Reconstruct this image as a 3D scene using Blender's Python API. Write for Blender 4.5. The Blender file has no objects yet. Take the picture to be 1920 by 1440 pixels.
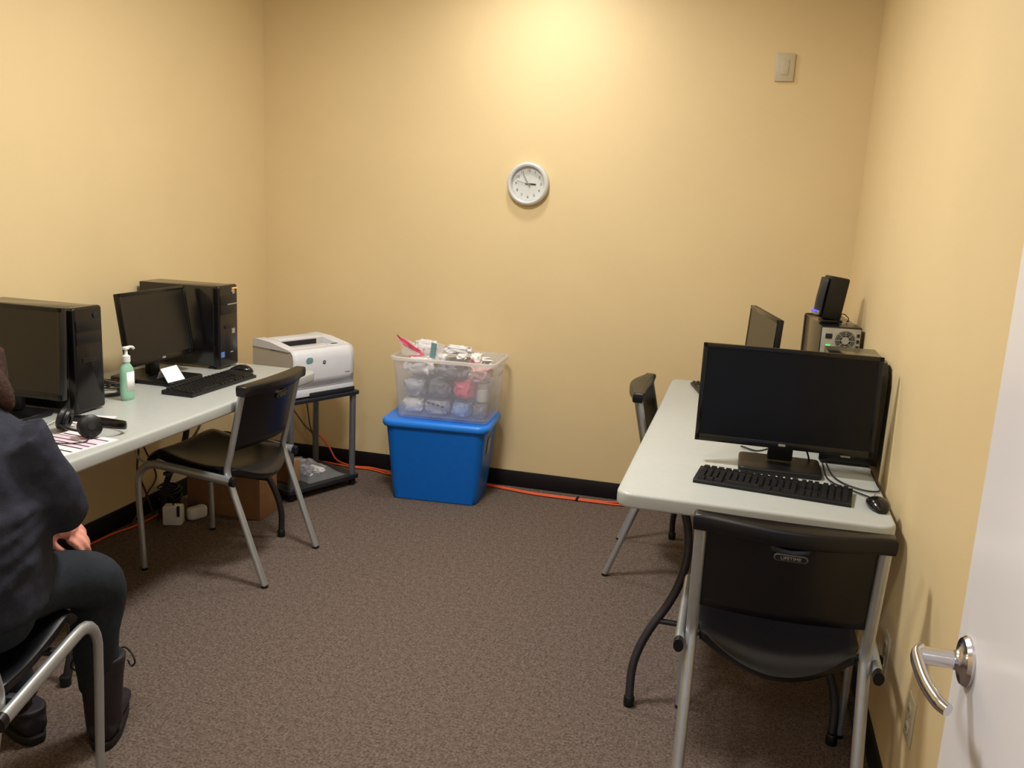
import bpy, bmesh, math, random
from mathutils import Vector, Matrix, noise
PI = math.pi
random.seed(7)
SC = bpy.context.scene
COL = SC.collection

# ------------------------------------------------------------------ helpers
def lin(r, g, b):
    f = lambda c: (c/255/12.92) if c/255 <= .04045 else ((c/255+.055)/1.055)**2.4
    return (f(r), f(g), f(b), 1)

def mat(name, rgb, rough=.5, metal=0., var=.0, scale=40., bump=0., bscale=200., spec=.5, emit=None, estr=0., trans=0., alpha=1., coat=0., ior=1.45):
    m = bpy.data.materials.new(name); m.use_nodes = True
    nt = m.node_tree; n = nt.nodes; l = nt.links
    b = n['Principled BSDF']
    c = lin(*rgb) if max(rgb) > 1.0001 else (*rgb, 1)
    b.inputs['Base Color'].default_value = c
    b.inputs['Roughness'].default_value = rough
    b.inputs['Metallic'].default_value = metal
    b.inputs['Specular IOR Level'].default_value = spec
    b.inputs['IOR'].default_value = ior
    b.inputs['Transmission Weight'].default_value = trans
    b.inputs['Alpha'].default_value = alpha
    b.inputs['Coat Weight'].default_value = coat
    if emit:
        b.inputs['Emission Color'].default_value = lin(*emit)
        b.inputs['Emission Strength'].default_value = estr
    tc = n.new('ShaderNodeTexCoord')
    if var > 0:
        t = n.new('ShaderNodeTexNoise'); t.inputs['Scale'].default_value = scale; t.inputs['Detail'].default_value = 4
        l.new(tc.outputs['Object'], t.inputs['Vector'])
        r = n.new('ShaderNodeValToRGB')
        r.color_ramp.elements[0].position = .3; r.color_ramp.elements[1].position = .7
        r.color_ramp.elements[0].color = tuple(x*(1-var) for x in c[:3])+(1,)
        r.color_ramp.elements[1].color = tuple(min(1, x*(1+var)) for x in c[:3])+(1,)
        l.new(t.outputs['Fac'], r.inputs['Fac']); l.new(r.outputs['Color'], b.inputs['Base Color'])
    if bump > 0:
        t = n.new('ShaderNodeTexNoise'); t.inputs['Scale'].default_value = bscale; t.inputs['Detail'].default_value = 3
        l.new(tc.outputs['Object'], t.inputs['Vector'])
        bp = n.new('ShaderNodeBump'); bp.inputs['Strength'].default_value = bump; bp.inputs['Distance'].default_value = .002
        l.new(t.outputs['Fac'], bp.inputs['Height']); l.new(bp.outputs['Normal'], b.inputs['Normal'])
    return m

def box(bm, c, s, rot=None, bev=0., seg=2):
    r = bmesh.ops.create_cube(bm, size=1.)
    vs = r['verts']
    M = Matrix.Translation(c) @ (rot.to_4x4() if rot else Matrix()) @ Matrix.Diagonal((*s, 1))
    bmesh.ops.transform(bm, matrix=M, verts=vs)
    if bev > 0:
        es = list({e for v in vs for e in v.link_edges})
        bmesh.ops.bevel(bm, geom=es, offset=bev, segments=seg, affect='EDGES', profile=.5)

def smooth_path(pts, n=6, closed=False):
    P = [Vector(p) for p in pts]; out = []
    for i in range(len(P)-1):
        p0 = P[i-1] if i else P[0]*2-P[1]; p1 = P[i]; p2 = P[i+1]
        p3 = P[i+2] if i+2 < len(P) else P[-1]*2-P[-2]
        for k in range(n):
            t = k/n
            out.append(.5*((2*p1)+(p2-p0)*t+(2*p0-5*p1+4*p2-p3)*t*t+(3*p1-p0-3*p2+p3)*t**3))
    out.append(P[-1]); return out

def tube(bm, pts, r, seg=10, r2=None, ref=None, cap=True):
    """swept tube; r scalar or list (radius along ref), r2 the radius across"""
    P = [Vector(p) for p in pts]; N = len(P)
    T = []
    for i in range(N):
        t = (P[min(i+1, N-1)]-P[max(i-1, 0)]).normalized(); T.append(t)
    a = Vector(ref) if ref else (Vector((0, 0, 1)) if abs(T[0].z) < .9 else Vector((1, 0, 0)))
    rings = []
    for i in range(N):
        u = a-T[i]*a.dot(T[i])
        if u.length < 1e-5: u = T[i].orthogonal()
        u.normalize()
        if not ref: a = u
        v = T[i].cross(u)
        ra = r[i] if isinstance(r, (list, tuple)) else r
        rb = (r2[i] if isinstance(r2, (list, tuple)) else r2) if r2 else ra
        rings.append([bm.verts.new(P[i]+u*ra*math.cos(2*PI*k/seg)+v*rb*math.sin(2*PI*k/seg)) for k in range(seg)])
    for i in range(N-1):
        for k in range(seg):
            bm.faces.new((rings[i][k], rings[i][(k+1) % seg], rings[i+1][(k+1) % seg], rings[i+1][k]))
    if cap:
        bm.faces.new(rings[0][::-1]); bm.faces.new(rings[-1])

def lathe(bm, prof, seg=32, M=None):
    rings = []
    for r, z in prof:
        if r < 1e-6: rings.append([bm.verts.new((0, 0, z))])
        else: rings.append([bm.verts.new((r*math.cos(2*PI*k/seg), r*math.sin(2*PI*k/seg), z)) for k in range(seg)])
    for a, b in zip(rings, rings[1:]):
        for k in range(seg):
            q = [a[k % len(a)], a[(k+1) % len(a)], b[(k+1) % len(b)], b[k % len(b)]]
            u = []
            for x in q:
                if x not in u: u.append(x)
            if len(u) > 2: bm.faces.new(u)
    vs = [v for r in rings for v in r]
    if M: bmesh.ops.transform(bm, matrix=M, verts=vs)

def rrect(w, d, r, n=6):
    pts = []
    for cx, cy, a0 in ((w/2-r, d/2-r, 0), (-w/2+r, d/2-r, PI/2), (-w/2+r, -d/2+r, PI), (w/2-r, -d/2+r, 1.5*PI)):
        for k in range(n+1):
            a = a0+PI/2*k/n; pts.append((cx+r*math.cos(a), cy+r*math.sin(a)))
    return pts

def loft(bm, rings, cap0=True, cap1=True):
    R = [[bm.verts.new(p) for p in ring] for ring in rings]; n = len(R[0])
    for a, b in zip(R, R[1:]):
        for k in range(n): bm.faces.new((a[k], a[(k+1) % n], b[(k+1) % n], b[k]))
    if cap0: bm.faces.new(R[0][::-1])
    if cap1: bm.faces.new(R[-1])
    return R

def slab(bm, w, d, z0, z1, r, e=.008, n=6, c=(0, 0)):
    rings = []
    for k in (3, 2, 1, 0): 
        a = PI/2*k/3; o = e*(1-math.cos(a)); rings.append([(x+c[0], y+c[1], z0+e*(1-math.sin(a))) for x, y in rrect(w-2*e*(1-math.cos(a)) if False else w-2*o, d-2*o, max(r-o, .001), n)])
    for k in (0, 1, 2, 3):
        a = PI/2*k/3; o = e*(1-math.cos(a)); rings.append([(x+c[0], y+c[1], z1-e*(1-math.sin(a))) for x, y in rrect(w-2*o, d-2*o, max(r-o, .001), n)])
    loft(bm, rings)

def obj(name, bm, m, parent=None, smooth=40, recalc=True):
    if recalc: bmesh.ops.recalc_face_normals(bm, faces=bm.faces[:])
    me = bpy.data.meshes.new(name); bm.to_mesh(me); bm.free()
    if m: me.materials.append(m)
    if smooth:
        me.shade_smooth(); me.set_sharp_from_angle(angle=math.radians(smooth))
    o = bpy.data.objects.new(name, me); COL.objects.link(o)
    if parent: o.parent = parent
    return o

def NB(): return bmesh.new()
def boxo(name, c, s, m, parent=None, bev=0., rot=None, seg=2):
    bm = NB(); box(bm, c, s, rot, bev, seg); return obj(name, bm, m, parent)
def tubeo(name, pts, r, m, parent=None, n=0, seg=10, **k):
    bm = NB(); tube(bm, smooth_path(pts, n) if n else pts, r, seg, **k); return obj(name, bm, m, parent, 60)

def tag(o, label, cat, group=None):
    o['label'] = label; o['category'] = cat
    if group: o['group'] = group
    return o
def thing(name, loc, rz, label, cat, group=None, rx=0., ry=0.):
    o = bpy.data.objects.new(name, None); COL.objects.link(o); o.empty_display_size = .05
    o.location = loc; o.rotation_euler = (rx, ry, rz)
    return tag(o, label, cat, group)
def struct(o): o['kind'] = 'structure'; return o
def dup(root, loc, rz, label, group=None):
    r = root.copy(); COL.objects.link(r); r.location = loc; r.rotation_euler = (0, 0, rz); r['label'] = label
    if group: r['group'] = group
    for ch in list(root.children):
        c = ch.copy(); COL.objects.link(c); c.parent = r
        for g in ch.children:
            d = g.copy(); COL.objects.link(d); d.parent = c
    return r
def textmesh(name, s, size, m, parent, M, ext=.0004):
    cu = bpy.data.curves.new('t', 'FONT'); cu.body = s; cu.size = size; cu.extrude = ext
    cu.align_x = 'CENTER'; cu.align_y = 'CENTER'
    to = bpy.data.objects.new('t', cu); COL.objects.link(to)
    dg = bpy.context.evaluated_depsgraph_get()
    me = bpy.data.meshes.new_from_object(to.evaluated_get(dg)); me.transform(M)
    bpy.data.objects.remove(to); me.materials.clear(); me.materials.append(m)
    o = bpy.data.objects.new(name, me); COL.objects.link(o)
    if parent: o.parent = parent
    return o
Rz = lambda a: Matrix.Rotation(a, 3, 'Z')
Rx = lambda a: Matrix.Rotation(a, 3, 'X')
Ry = lambda a: Matrix.Rotation(a, 3, 'Y')

# ------------------------------------------------------------------ materials
M = {}
M['wall'] = mat('wall_paint', (225, 202, 156), .55, var=.02, scale=2.5, bump=.12, bscale=260, spec=.35)
M['ceil'] = mat('ceiling_tile', (225, 222, 214), .9, var=.05, scale=60)
M['base'] = mat('rubber_baseboard', (18, 17, 22), .45, var=.1, scale=10)
M['tabletop'] = mat('moulded_plastic_tabletop', (180, 184, 182), .34, var=.02, scale=30, bump=.06, bscale=500)
M['silver'] = mat('silver_tube', (188, 193, 198), .34, .7, var=.04, scale=30)
M['dark_tube'] = mat('bronze_grey_tube', (62, 60, 66), .42, .5, var=.08, scale=30)
M['black_plastic'] = mat('black_moulded_plastic', (12, 12, 18), .32, var=.08, scale=60, bump=.18, bscale=900)
M['black'] = mat('black_satin_plastic', (16, 16, 19), .42, var=.08, scale=30)
M['gloss_black'] = mat('glossy_black_plastic', (17, 16, 18), .2, var=.05, scale=20)
M['case'] = mat('black_painted_steel', (19, 18, 20), .16, var=.06, scale=30, spec=.85)
M['screen'] = mat('dark_screen', (11, 11, 15), .28, var=.03, scale=4, spec=.3)
M['screen_matt'] = mat('matt_dark_screen', (16, 15, 17), .3, var=.03, scale=4, spec=.6)
M['keys'] = mat('keycaps', (24, 24, 27), .5, var=.1, scale=200)
M['grey_metal'] = mat('zinc_panel', (176, 174, 164), .42, .35, var=.1, scale=60)
M['chrome'] = mat('brushed_chrome', (200, 198, 200), .2, 1., var=.03, scale=20)
M['white_plastic'] = mat('white_plastic', (228, 228, 226), .35, var=.02, scale=20)
M['printer_white'] = mat('cool_white_plastic', (222, 225, 234), .4, var=.015, scale=20)
M['printer_grey'] = mat('warm_grey_plastic', (196, 190, 180), .45, var=.02, scale=20)
M['charcoal'] = mat('charcoal_plastic', (34, 36, 42), .45, var=.06, scale=40)
M['door'] = mat('white_door_paint', (247, 245, 250), .3, var=.012, scale=3, bump=.03, bscale=80)
M['cardboard'] = mat('cardboard', (150, 112, 76), .85, var=.08, scale=25, bump=.1, bscale=120)
M['tote'] = mat('blue_plastic', (2, 104, 204), .4, var=.03, scale=30, bump=.05, bscale=300)
M['lid'] = mat('bright_blue_plastic', (38, 134, 245), .36, var=.03, scale=30)
M['orange'] = mat('orange_cord_jacket', (232, 96, 52), .5, var=.05, scale=80)
M['paper'] = mat('paper', (236, 232, 236), .8, var=.02, scale=40)
M['card'] = mat('bright_card', (248, 247, 250), .7, var=.01, scale=40)
M['pink_paper'] = mat('pink_print', (226, 204, 220), .8, var=.05, scale=60)
M['ink'] = mat('black_ink', (30, 26, 34), .7, var=.05, scale=60)
M['label_grey'] = mat('grey_mark', (150, 150, 146), .45, var=.05, scale=60)
M['silver_mark'] = mat('silver_mark', (180, 180, 178), .3, .6, var=.06, scale=100)
M['blue_mark'] = mat('blue_sticker', (96, 132, 206), .4, var=.05, scale=80)
M['teal_mark'] = mat('teal_sticker', (112, 152, 162), .5, var=.15, scale=90)
M['led_blue'] = mat('blue_led', (60, 50, 255), .3, emit=(70, 60, 255), estr=2.2)
M['led_green'] = mat('green_led', (60, 230, 60), .3, emit=(70, 255, 80), estr=1.2)
M['led_orange'] = mat('orange_led', (255, 150, 80), .3, emit=(255, 150, 80), estr=.8)
M['fabric_dark'] = mat('dark_jacket_cloth', (46, 48, 60), .85, var=.12, scale=70, bump=.35, bscale=260, spec=.2)
M['fabric_trouser'] = mat('charcoal_trouser_cloth', (40, 46, 54), .85, var=.12, scale=60, bump=.35, bscale=240, spec=.2)
M['boot'] = mat('dark_boot_leather', (34, 28, 36), .6, var=.2, scale=40, bump=.3, bscale=160)
M['sole'] = mat('boot_sole', (22, 20, 22), .7, var=.1, scale=40)
M['skin'] = mat('skin', (226, 156, 140), .5, var=.05, scale=40, bump=.1, bscale=300)
M['hair'] = mat('brown_hair', (58, 40, 34), .75, var=.35, scale=120, bump=.8, bscale=260, spec=.2)
M['nail'] = mat('pale_nail', (244, 224, 220), .3, var=.02, scale=40)
M['bag_clear'] = mat('clear_film', (236, 236, 240), .14, var=.03, scale=50, bump=.3, bscale=35)
M['bag_grey'] = mat('grey_bag', (184, 186, 200), .3, var=.18, scale=26, bump=.3, bscale=45)
M['bag_pink'] = mat('pink_bag', (226, 92, 122), .3, var=.2, scale=30, bump=.3, bscale=45)
M['bag_pale_pink'] = mat('pale_pink_bag', (232, 190, 192), .3, var=.08, scale=30, bump=.3, bscale=45)
M['bag_white'] = mat('white_bag', (244, 244, 244), .3, var=.06, scale=30, bump=.3, bscale=45)
M['bag_blue'] = mat('pale_blue_bag', (140, 176, 228), .3, var=.12, scale=30, bump=.3, bscale=45)
M['bag_dark'] = mat('dark_grey_bag', (124, 124, 140), .4, var=.2, scale=30, bump=.3, bscale=45)
M['cable'] = mat('black_cable', (20, 19, 21), .5, var=.05, scale=90)
M['cable_brown'] = mat('brown_cable', (84, 62, 40), .6, var=.05, scale=90)
M['cable_white'] = mat('white_cable', (206, 202, 190), .5, var=.03, scale=90)
M['plate'] = mat('ivory_plate', (196, 186, 160), .45, var=.02, scale=40)
M['gel'] = mat('green_gel', (176, 226, 200), .12, var=.05, scale=30, trans=.35, ior=1.12)
M['post'] = mat('grey_post', (118, 121, 126), .42, .5, var=.05, scale=30)
M['plate_grey'] = mat('dull_grey_plate', (96, 95, 92), .3, .3, var=.05, scale=60)
M['clock_white'] = mat('clock_white_plastic', (204, 205, 203), .4, var=.02, scale=20)
M['dial'] = mat('clock_dial', (206, 207, 205), .7, var=.02, scale=30)
M['frame'] = mat('door_frame_paint', (120, 112, 104), .5, var=.03, scale=10)

def carpet():
    m = bpy.data.materials.new('carpet_pile'); m.use_nodes = True; nt = m.node_tree; n = nt.nodes; l = nt.links
    b = n['Principled BSDF']; b.inputs['Roughness'].default_value = .95; b.inputs['Specular IOR Level'].default_value = .1
    tc = n.new('ShaderNodeTexCoord')
    t1 = n.new('ShaderNodeTexNoise'); t1.inputs['Scale'].default_value = 130; t1.inputs['Detail'].default_value = 5
    t2 = n.new('ShaderNodeTexNoise'); t2.inputs['Scale'].default_value = 45; t2.inputs['Detail'].default_value = 5
    for t in (t1, t2): l.new(tc.outputs['Object'], t.inputs['Vector'])
    mx = n.new('ShaderNodeMath'); mx.operation = 'MULTIPLY_ADD'; mx.inputs[1].default_value = .72
    l.new(t1.outputs['Fac'], mx.inputs[0])
    m2 = n.new('ShaderNodeMath'); m2.operation = 'MULTIPLY'; m2.inputs[1].default_value = .28
    l.new(t2.outputs['Fac'], m2.inputs[0]); l.new(m2.outputs[0], mx.inputs[2])
    r = n.new('ShaderNodeValToRGB'); e = r.color_ramp.elements
    e[0].position = .36; e[0].color = lin(78, 67, 61); e[1].position = .64; e[1].color = lin(125, 110, 101)
    l.new(mx.outputs[0], r.inputs['Fac']); l.new(r.outputs['Color'], b.inputs['Base Color'])
    bp = n.new('ShaderNodeBump'); bp.inputs['Strength'].default_value = .7; bp.inputs['Distance'].default_value = .004
    l.new(t1.outputs['Fac'], bp.inputs['Height']); l.new(bp.outputs['Normal'], b.inputs['Normal'])
    return m
M['carpet'] = carpet()

def haze_plastic(name, rgb, clear, rough=.25):
    """cloudy see-through plastic: part of the light passes straight, part is scattered"""
    m = bpy.data.materials.new(name); m.use_nodes = True; nt = m.node_tree; n = nt.nodes; l = nt.links
    b = n['Principled BSDF']; b.inputs['Base Color'].default_value = lin(*rgb); b.inputs['Roughness'].default_value = rough
    tr = n.new('ShaderNodeBsdfTransparent'); tl = n.new('ShaderNodeBsdfTranslucent'); tl.inputs['Color'].default_value = lin(*rgb)
    tx = n.new('ShaderNodeTexCoord'); no = n.new('ShaderNodeTexNoise'); no.inputs['Scale'].default_value = 9
    l.new(tx.outputs['Object'], no.inputs['Vector'])
    mp = n.new('ShaderNodeMapRange'); mp.inputs['To Min'].default_value = clear-.06; mp.inputs['To Max'].default_value = clear+.06
    l.new(no.outputs['Fac'], mp.inputs['Value'])
    a = n.new('ShaderNodeMixShader'); a.inputs[0].default_value = .4
    l.new(b.outputs[0], a.inputs[1]); l.new(tl.outputs[0], a.inputs[2])
    c = n.new('ShaderNodeMixShader'); l.new(mp.outputs[0], c.inputs[0]); l.new(a.outputs[0], c.inputs[1]); l.new(tr.outputs[0], c.inputs[2])
    l.new(c.outputs[0], n['Material Output'].inputs['Surface'])
    return m
M['clear_bin'] = haze_plastic('cloudy_clear_plastic', (236, 240, 250), .74)
M['clear_rim'] = haze_plastic('cloudy_rim_plastic', (246, 242, 242), .42)
M['clear_bag'] = haze_plastic('clear_bag_film', (244, 244, 250), .74, .06)

# ------------------------------------------------------------------ room
XL, XR, YB, YF, ZC = -2.621, .496, 4.505, .40, 2.75
HB = .0896
def plane_box(name, c, s, m): return struct(boxo(name, c, s, m))
T = .1
plane_box('floor', ((XL+XR)/2, (YB-1.2)/2, -.05), (XR-XL+.4, YB+1.4, .1), M['carpet'])
plane_box('ceiling', ((XL+XR)/2, (YB+YF)/2, ZC+.05), (XR-XL+.2, YB-YF+.3, .1), M['ceil'])
plane_box('wall_back', ((XL+XR)/2, YB+T/2, ZC/2), (XR-XL+.2, T, ZC), M['wall'])
plane_box('wall_left', (XL-T/2, (YB+YF)/2, ZC/2), (T, YB-YF+.2, ZC), M['wall'])
plane_box('wall_right', (XR+T/2, (YB+YF)/2, ZC/2), (T, YB-YF+.2, ZC), M['wall'])
DX0, DX1, DZ = -.56, .385, 2.06
bm = NB()
box(bm, ((XL+DX0)/2, YF-T/2, ZC/2), (DX0-XL, T, ZC)); box(bm, ((DX1+XR)/2, YF-T/2, ZC/2), (XR-DX1, T, ZC))
box(bm, ((DX0+DX1)/2, YF-T/2, (DZ+ZC)/2), (DX1-DX0, T, ZC-DZ))
struct(obj('wall_front', bm, M['wall'], None, 0))
bm = NB()
for x in (DX0+.018, DX1-.009): box(bm, (x, YF-T/2, DZ/2), (.036 if x < 0 else .018, T+.03, DZ))
box(bm, ((DX0+DX1)/2, YF-T/2, DZ-.018), (DX1-DX0, T+.03, .036))
struct(obj('trim_1', bm, M['frame'], None, 0))
def baseboard(name, c, s):
    bm = NB(); box(bm, c, s, None, .003); struct(obj(name, bm, M['base']))
baseboard('baseboard_back', ((XL+XR)/2, YB-.005, HB/2), (XR-XL-.02, .010, HB))
baseboard('baseboard_left', (XL+.005, (YB+YF)/2, HB/2), (.010, YB-YF, HB))
baseboard('baseboard_right', (XR-.005, (YB+YF)/2, HB/2), (.010, YB-YF, HB))
baseboard('baseboard_front', ((XL+DX0)/2, YF+.005, HB/2), (DX0-XL, .010, HB))

# door, swung open along the right wall
hx, hy, dw = .358, .385, .90
dth = math.atan2(.346-hx, 1.283-hy)          # bearing of the leaf
door = bpy.data.objects.new('door_1', None); COL.objects.link(door); struct(door)
door.location = (hx, hy, 0); door.rotation_euler = (0, 0, -dth)
L = math.hypot(.346-hx, 1.283-hy)
boxo('door_panel', (.0225, L/2, 1.025), (.045, L-.002, 2.02), M['door'], door, .0015)
hz, bs = .956, .062
bm = NB(); lathe(bm, [(0, .0), (.034, 0), (.0345, .004), (.031, .009), (.019, .011), (.0135, .016), (.0125, .020)], 40, Matrix.Translation((0, L-bs, hz)) @ Matrix.Rotation(-PI/2, 4, 'Y'))
ro = obj('door_rosette', bm, M['chrome'], door)
bm = NB()
tube(bm, smooth_path([(-.012, L-bs, hz), (-.04, L-bs, hz), (-.062, L-bs, hz)], 4), .0125, 20)
lev = smooth_path([(-.058, L-bs+.006, hz+.003), (-.066, L-bs-.004, hz-.0), (-.067, L-bs-.03, hz-.004), (-.064, L-bs-.065, hz-.010), (-.056, L-bs-.098, hz-.014), (-.047, L-bs-.112, hz-.016)], 5)
n_ = len(lev)
tube(bm, lev, [.0135-.005*i/(n_-1) for i in range(n_)], 16, [.008]*n_, ref=(0, 0, 1))
obj('door_handle', bm, M['chrome'], door)

# wall clock
ck = thing('wall_clock', (-1.108, YB, 1.626), 0, 'round white wall clock with black hands on the back wall', 'clock')
Mx = Matrix.Rotation(PI/2, 4, 'X')            # z -> -y (towards the room)
R = .109
bm = NB(); lathe(bm, [(0, .001), (R-.006, .001), (R, .008), (R, .030), (R-.004, .037), (R-.012, .040), (R-.020, .037), (R-.024, .024), (R-.025, .012), (0, .012)], 64, Mx)
obj('case', bm, M['clock_white'], ck)
bm = NB(); lathe(bm, [(R-.0255, .0122), (R-.0255, .0135), (0, .0135), ], 48, Mx); fc = obj('dial', bm, M['dial'], ck)
for h in range(1, 13):
    a = PI/2-h*PI/6
    textmesh('numeral', str(h), .019, M['ink'], fc, Matrix.Translation((.066*math.cos(a), -.0138, .066*math.sin(a))) @ Mx, .0002)
def hand(name, ang, l, w, y, m):
    bm = NB(); box(bm, (0, y, l/2-.008), (w, .0012, l+.016)); 
    bmesh.ops.rotate(bm, verts=bm.verts[:], cent=(0, 0, 0), matrix=Ry(ang)); obj(name, bm, m, ck, 0)
hand('hour_hand', math.radians(92), .040, .007, -.016, M['ink'])
hand('minute_hand', math.radians(-30), .058, .005, -.018, M['label_grey'])
hand('second_hand', math.radians(-76), .062, .0022, -.020, M['silver_mark'])

# blank plate high on the back wall
pl = thing('wall_plate', (.094, YB, 2.208), 0, 'small beige blank plate high on the back wall near the corner', 'wall plate')
boxo('cover', (0, -.006, 0), (.086, .012, .125), M['plate'], pl, .004)
boxo('rocker', (0, -.0135, .0), (.034, .004, .066), M['plate'], pl, .0015)

# outlets low on the right wall
def outlet(y, z, label, cord=False):
    o = thing('wall_outlet', (XR, y, z), 0, label, 'outlet', 'outlets low on the right wall')
    boxo('cover', (-.003, 0, 0), (.006, .072, .116), M['plate'], o, .002)
    for s in (.024, -.024):
        bm = NB(); slab(bm, .034, .028, 0, .003, .012, .001); bmesh.ops.transform(bm, matrix=Matrix.Translation((-.006, 0, s)) @ Matrix.Rotation(-PI/2, 4, 'Y'), verts=bm.verts[:])
        q = obj('socket', bm, M['plate'], o)
        for t in (-.006, .006): boxo('slot', (-.0092, t, s), (.0012, .002, .009), M['ink'], q)
    return o
outlet(2.105, .365, 'ivory outlet on the right wall nearest the open door')
outlet(2.475, .345, 'ivory outlet on the right wall behind the front chair, with a dark plug in it')
pw = thing('outlet_cable', (XR-.010, 2.475, .321), 0, 'dark plug and cable in the outlet behind the front chair', 'cable')
boxo('plug', (-.013, 0, 0), (.024, .026, .024), M['cable'], pw, .004)
tubeo('wire', [(-.024, 0, 0), (-.034, .0, -.03), (-.03, .01, -.12), (-.026, .03, -.24), (-.026, .06, -.305), (-.026, .2, -.313), (-.026, .5, -.313)], .0032, M['cable'], pw, 6)

# ------------------------------------------------------------------ folding tables
def table(loc, rz, label, tw=.757, tl=1.825, inset=.13):
    t = thing('folding_table', loc, rz, label, 'table', 'white folding tables along the side walls')
    bm = NB(); slab(bm, tw, tl, .692, .737, .045, .009, 8); obj('tabletop', bm, M['tabletop'], t)
    bm = NB()
    for x in (-.30, .30): box(bm, (x, 0, .684), (.025, tl-.16, .022), None, .003)
    obj('rail', bm, M['dark_tube'], t)
    for s in (-1, 1):
        y = s*(tl/2-(inset if s < 0 else .20))
        ly = lambda z: y+((.30*min(z, .3)+.2*max(0, z-.3)) if s < 0 else 0)     # the near frame leans inwards
        for q in (-1, 1):
            P = [(q*x, ly(z), z) for x, z in ((.303, .012), (.305, .10), (.292, .165), (.262, .235), (.215, .315), (.185, .39), (.170, .48), (.180, .57), (.21, .64), (.24, .672))]
            lg = tubeo('leg', P, .0135, M['dark_tube'], t, 5)
            bm = NB(); lathe(bm, [(0, 0), (.016, 0), (.017, .004), (.017, .03), (.0138, .034), (0, .034)], 16, Matrix.Translation((q*.303, y, 0)))
            obj('foot_cap', bm, M['black'], lg)
        tubeo('crossbar', [(-.245, ly(.262), .262), (.245, ly(.262), .262)], .009, M['dark_tube'], t)
        tubeo('crossbar', [(-.29, ly(.672), .672), (.29, ly(.672), .672)], .011, M['dark_tube'], t)
    return t
table((.0935, 3.321, 0), -.0072, 'white folding table along the right wall with a big dark monitor')
table((-2.206, 2.676, 0), 0, 'white folding table along the left wall with two black tower computers', inset=.30)
TZ = .737

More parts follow.
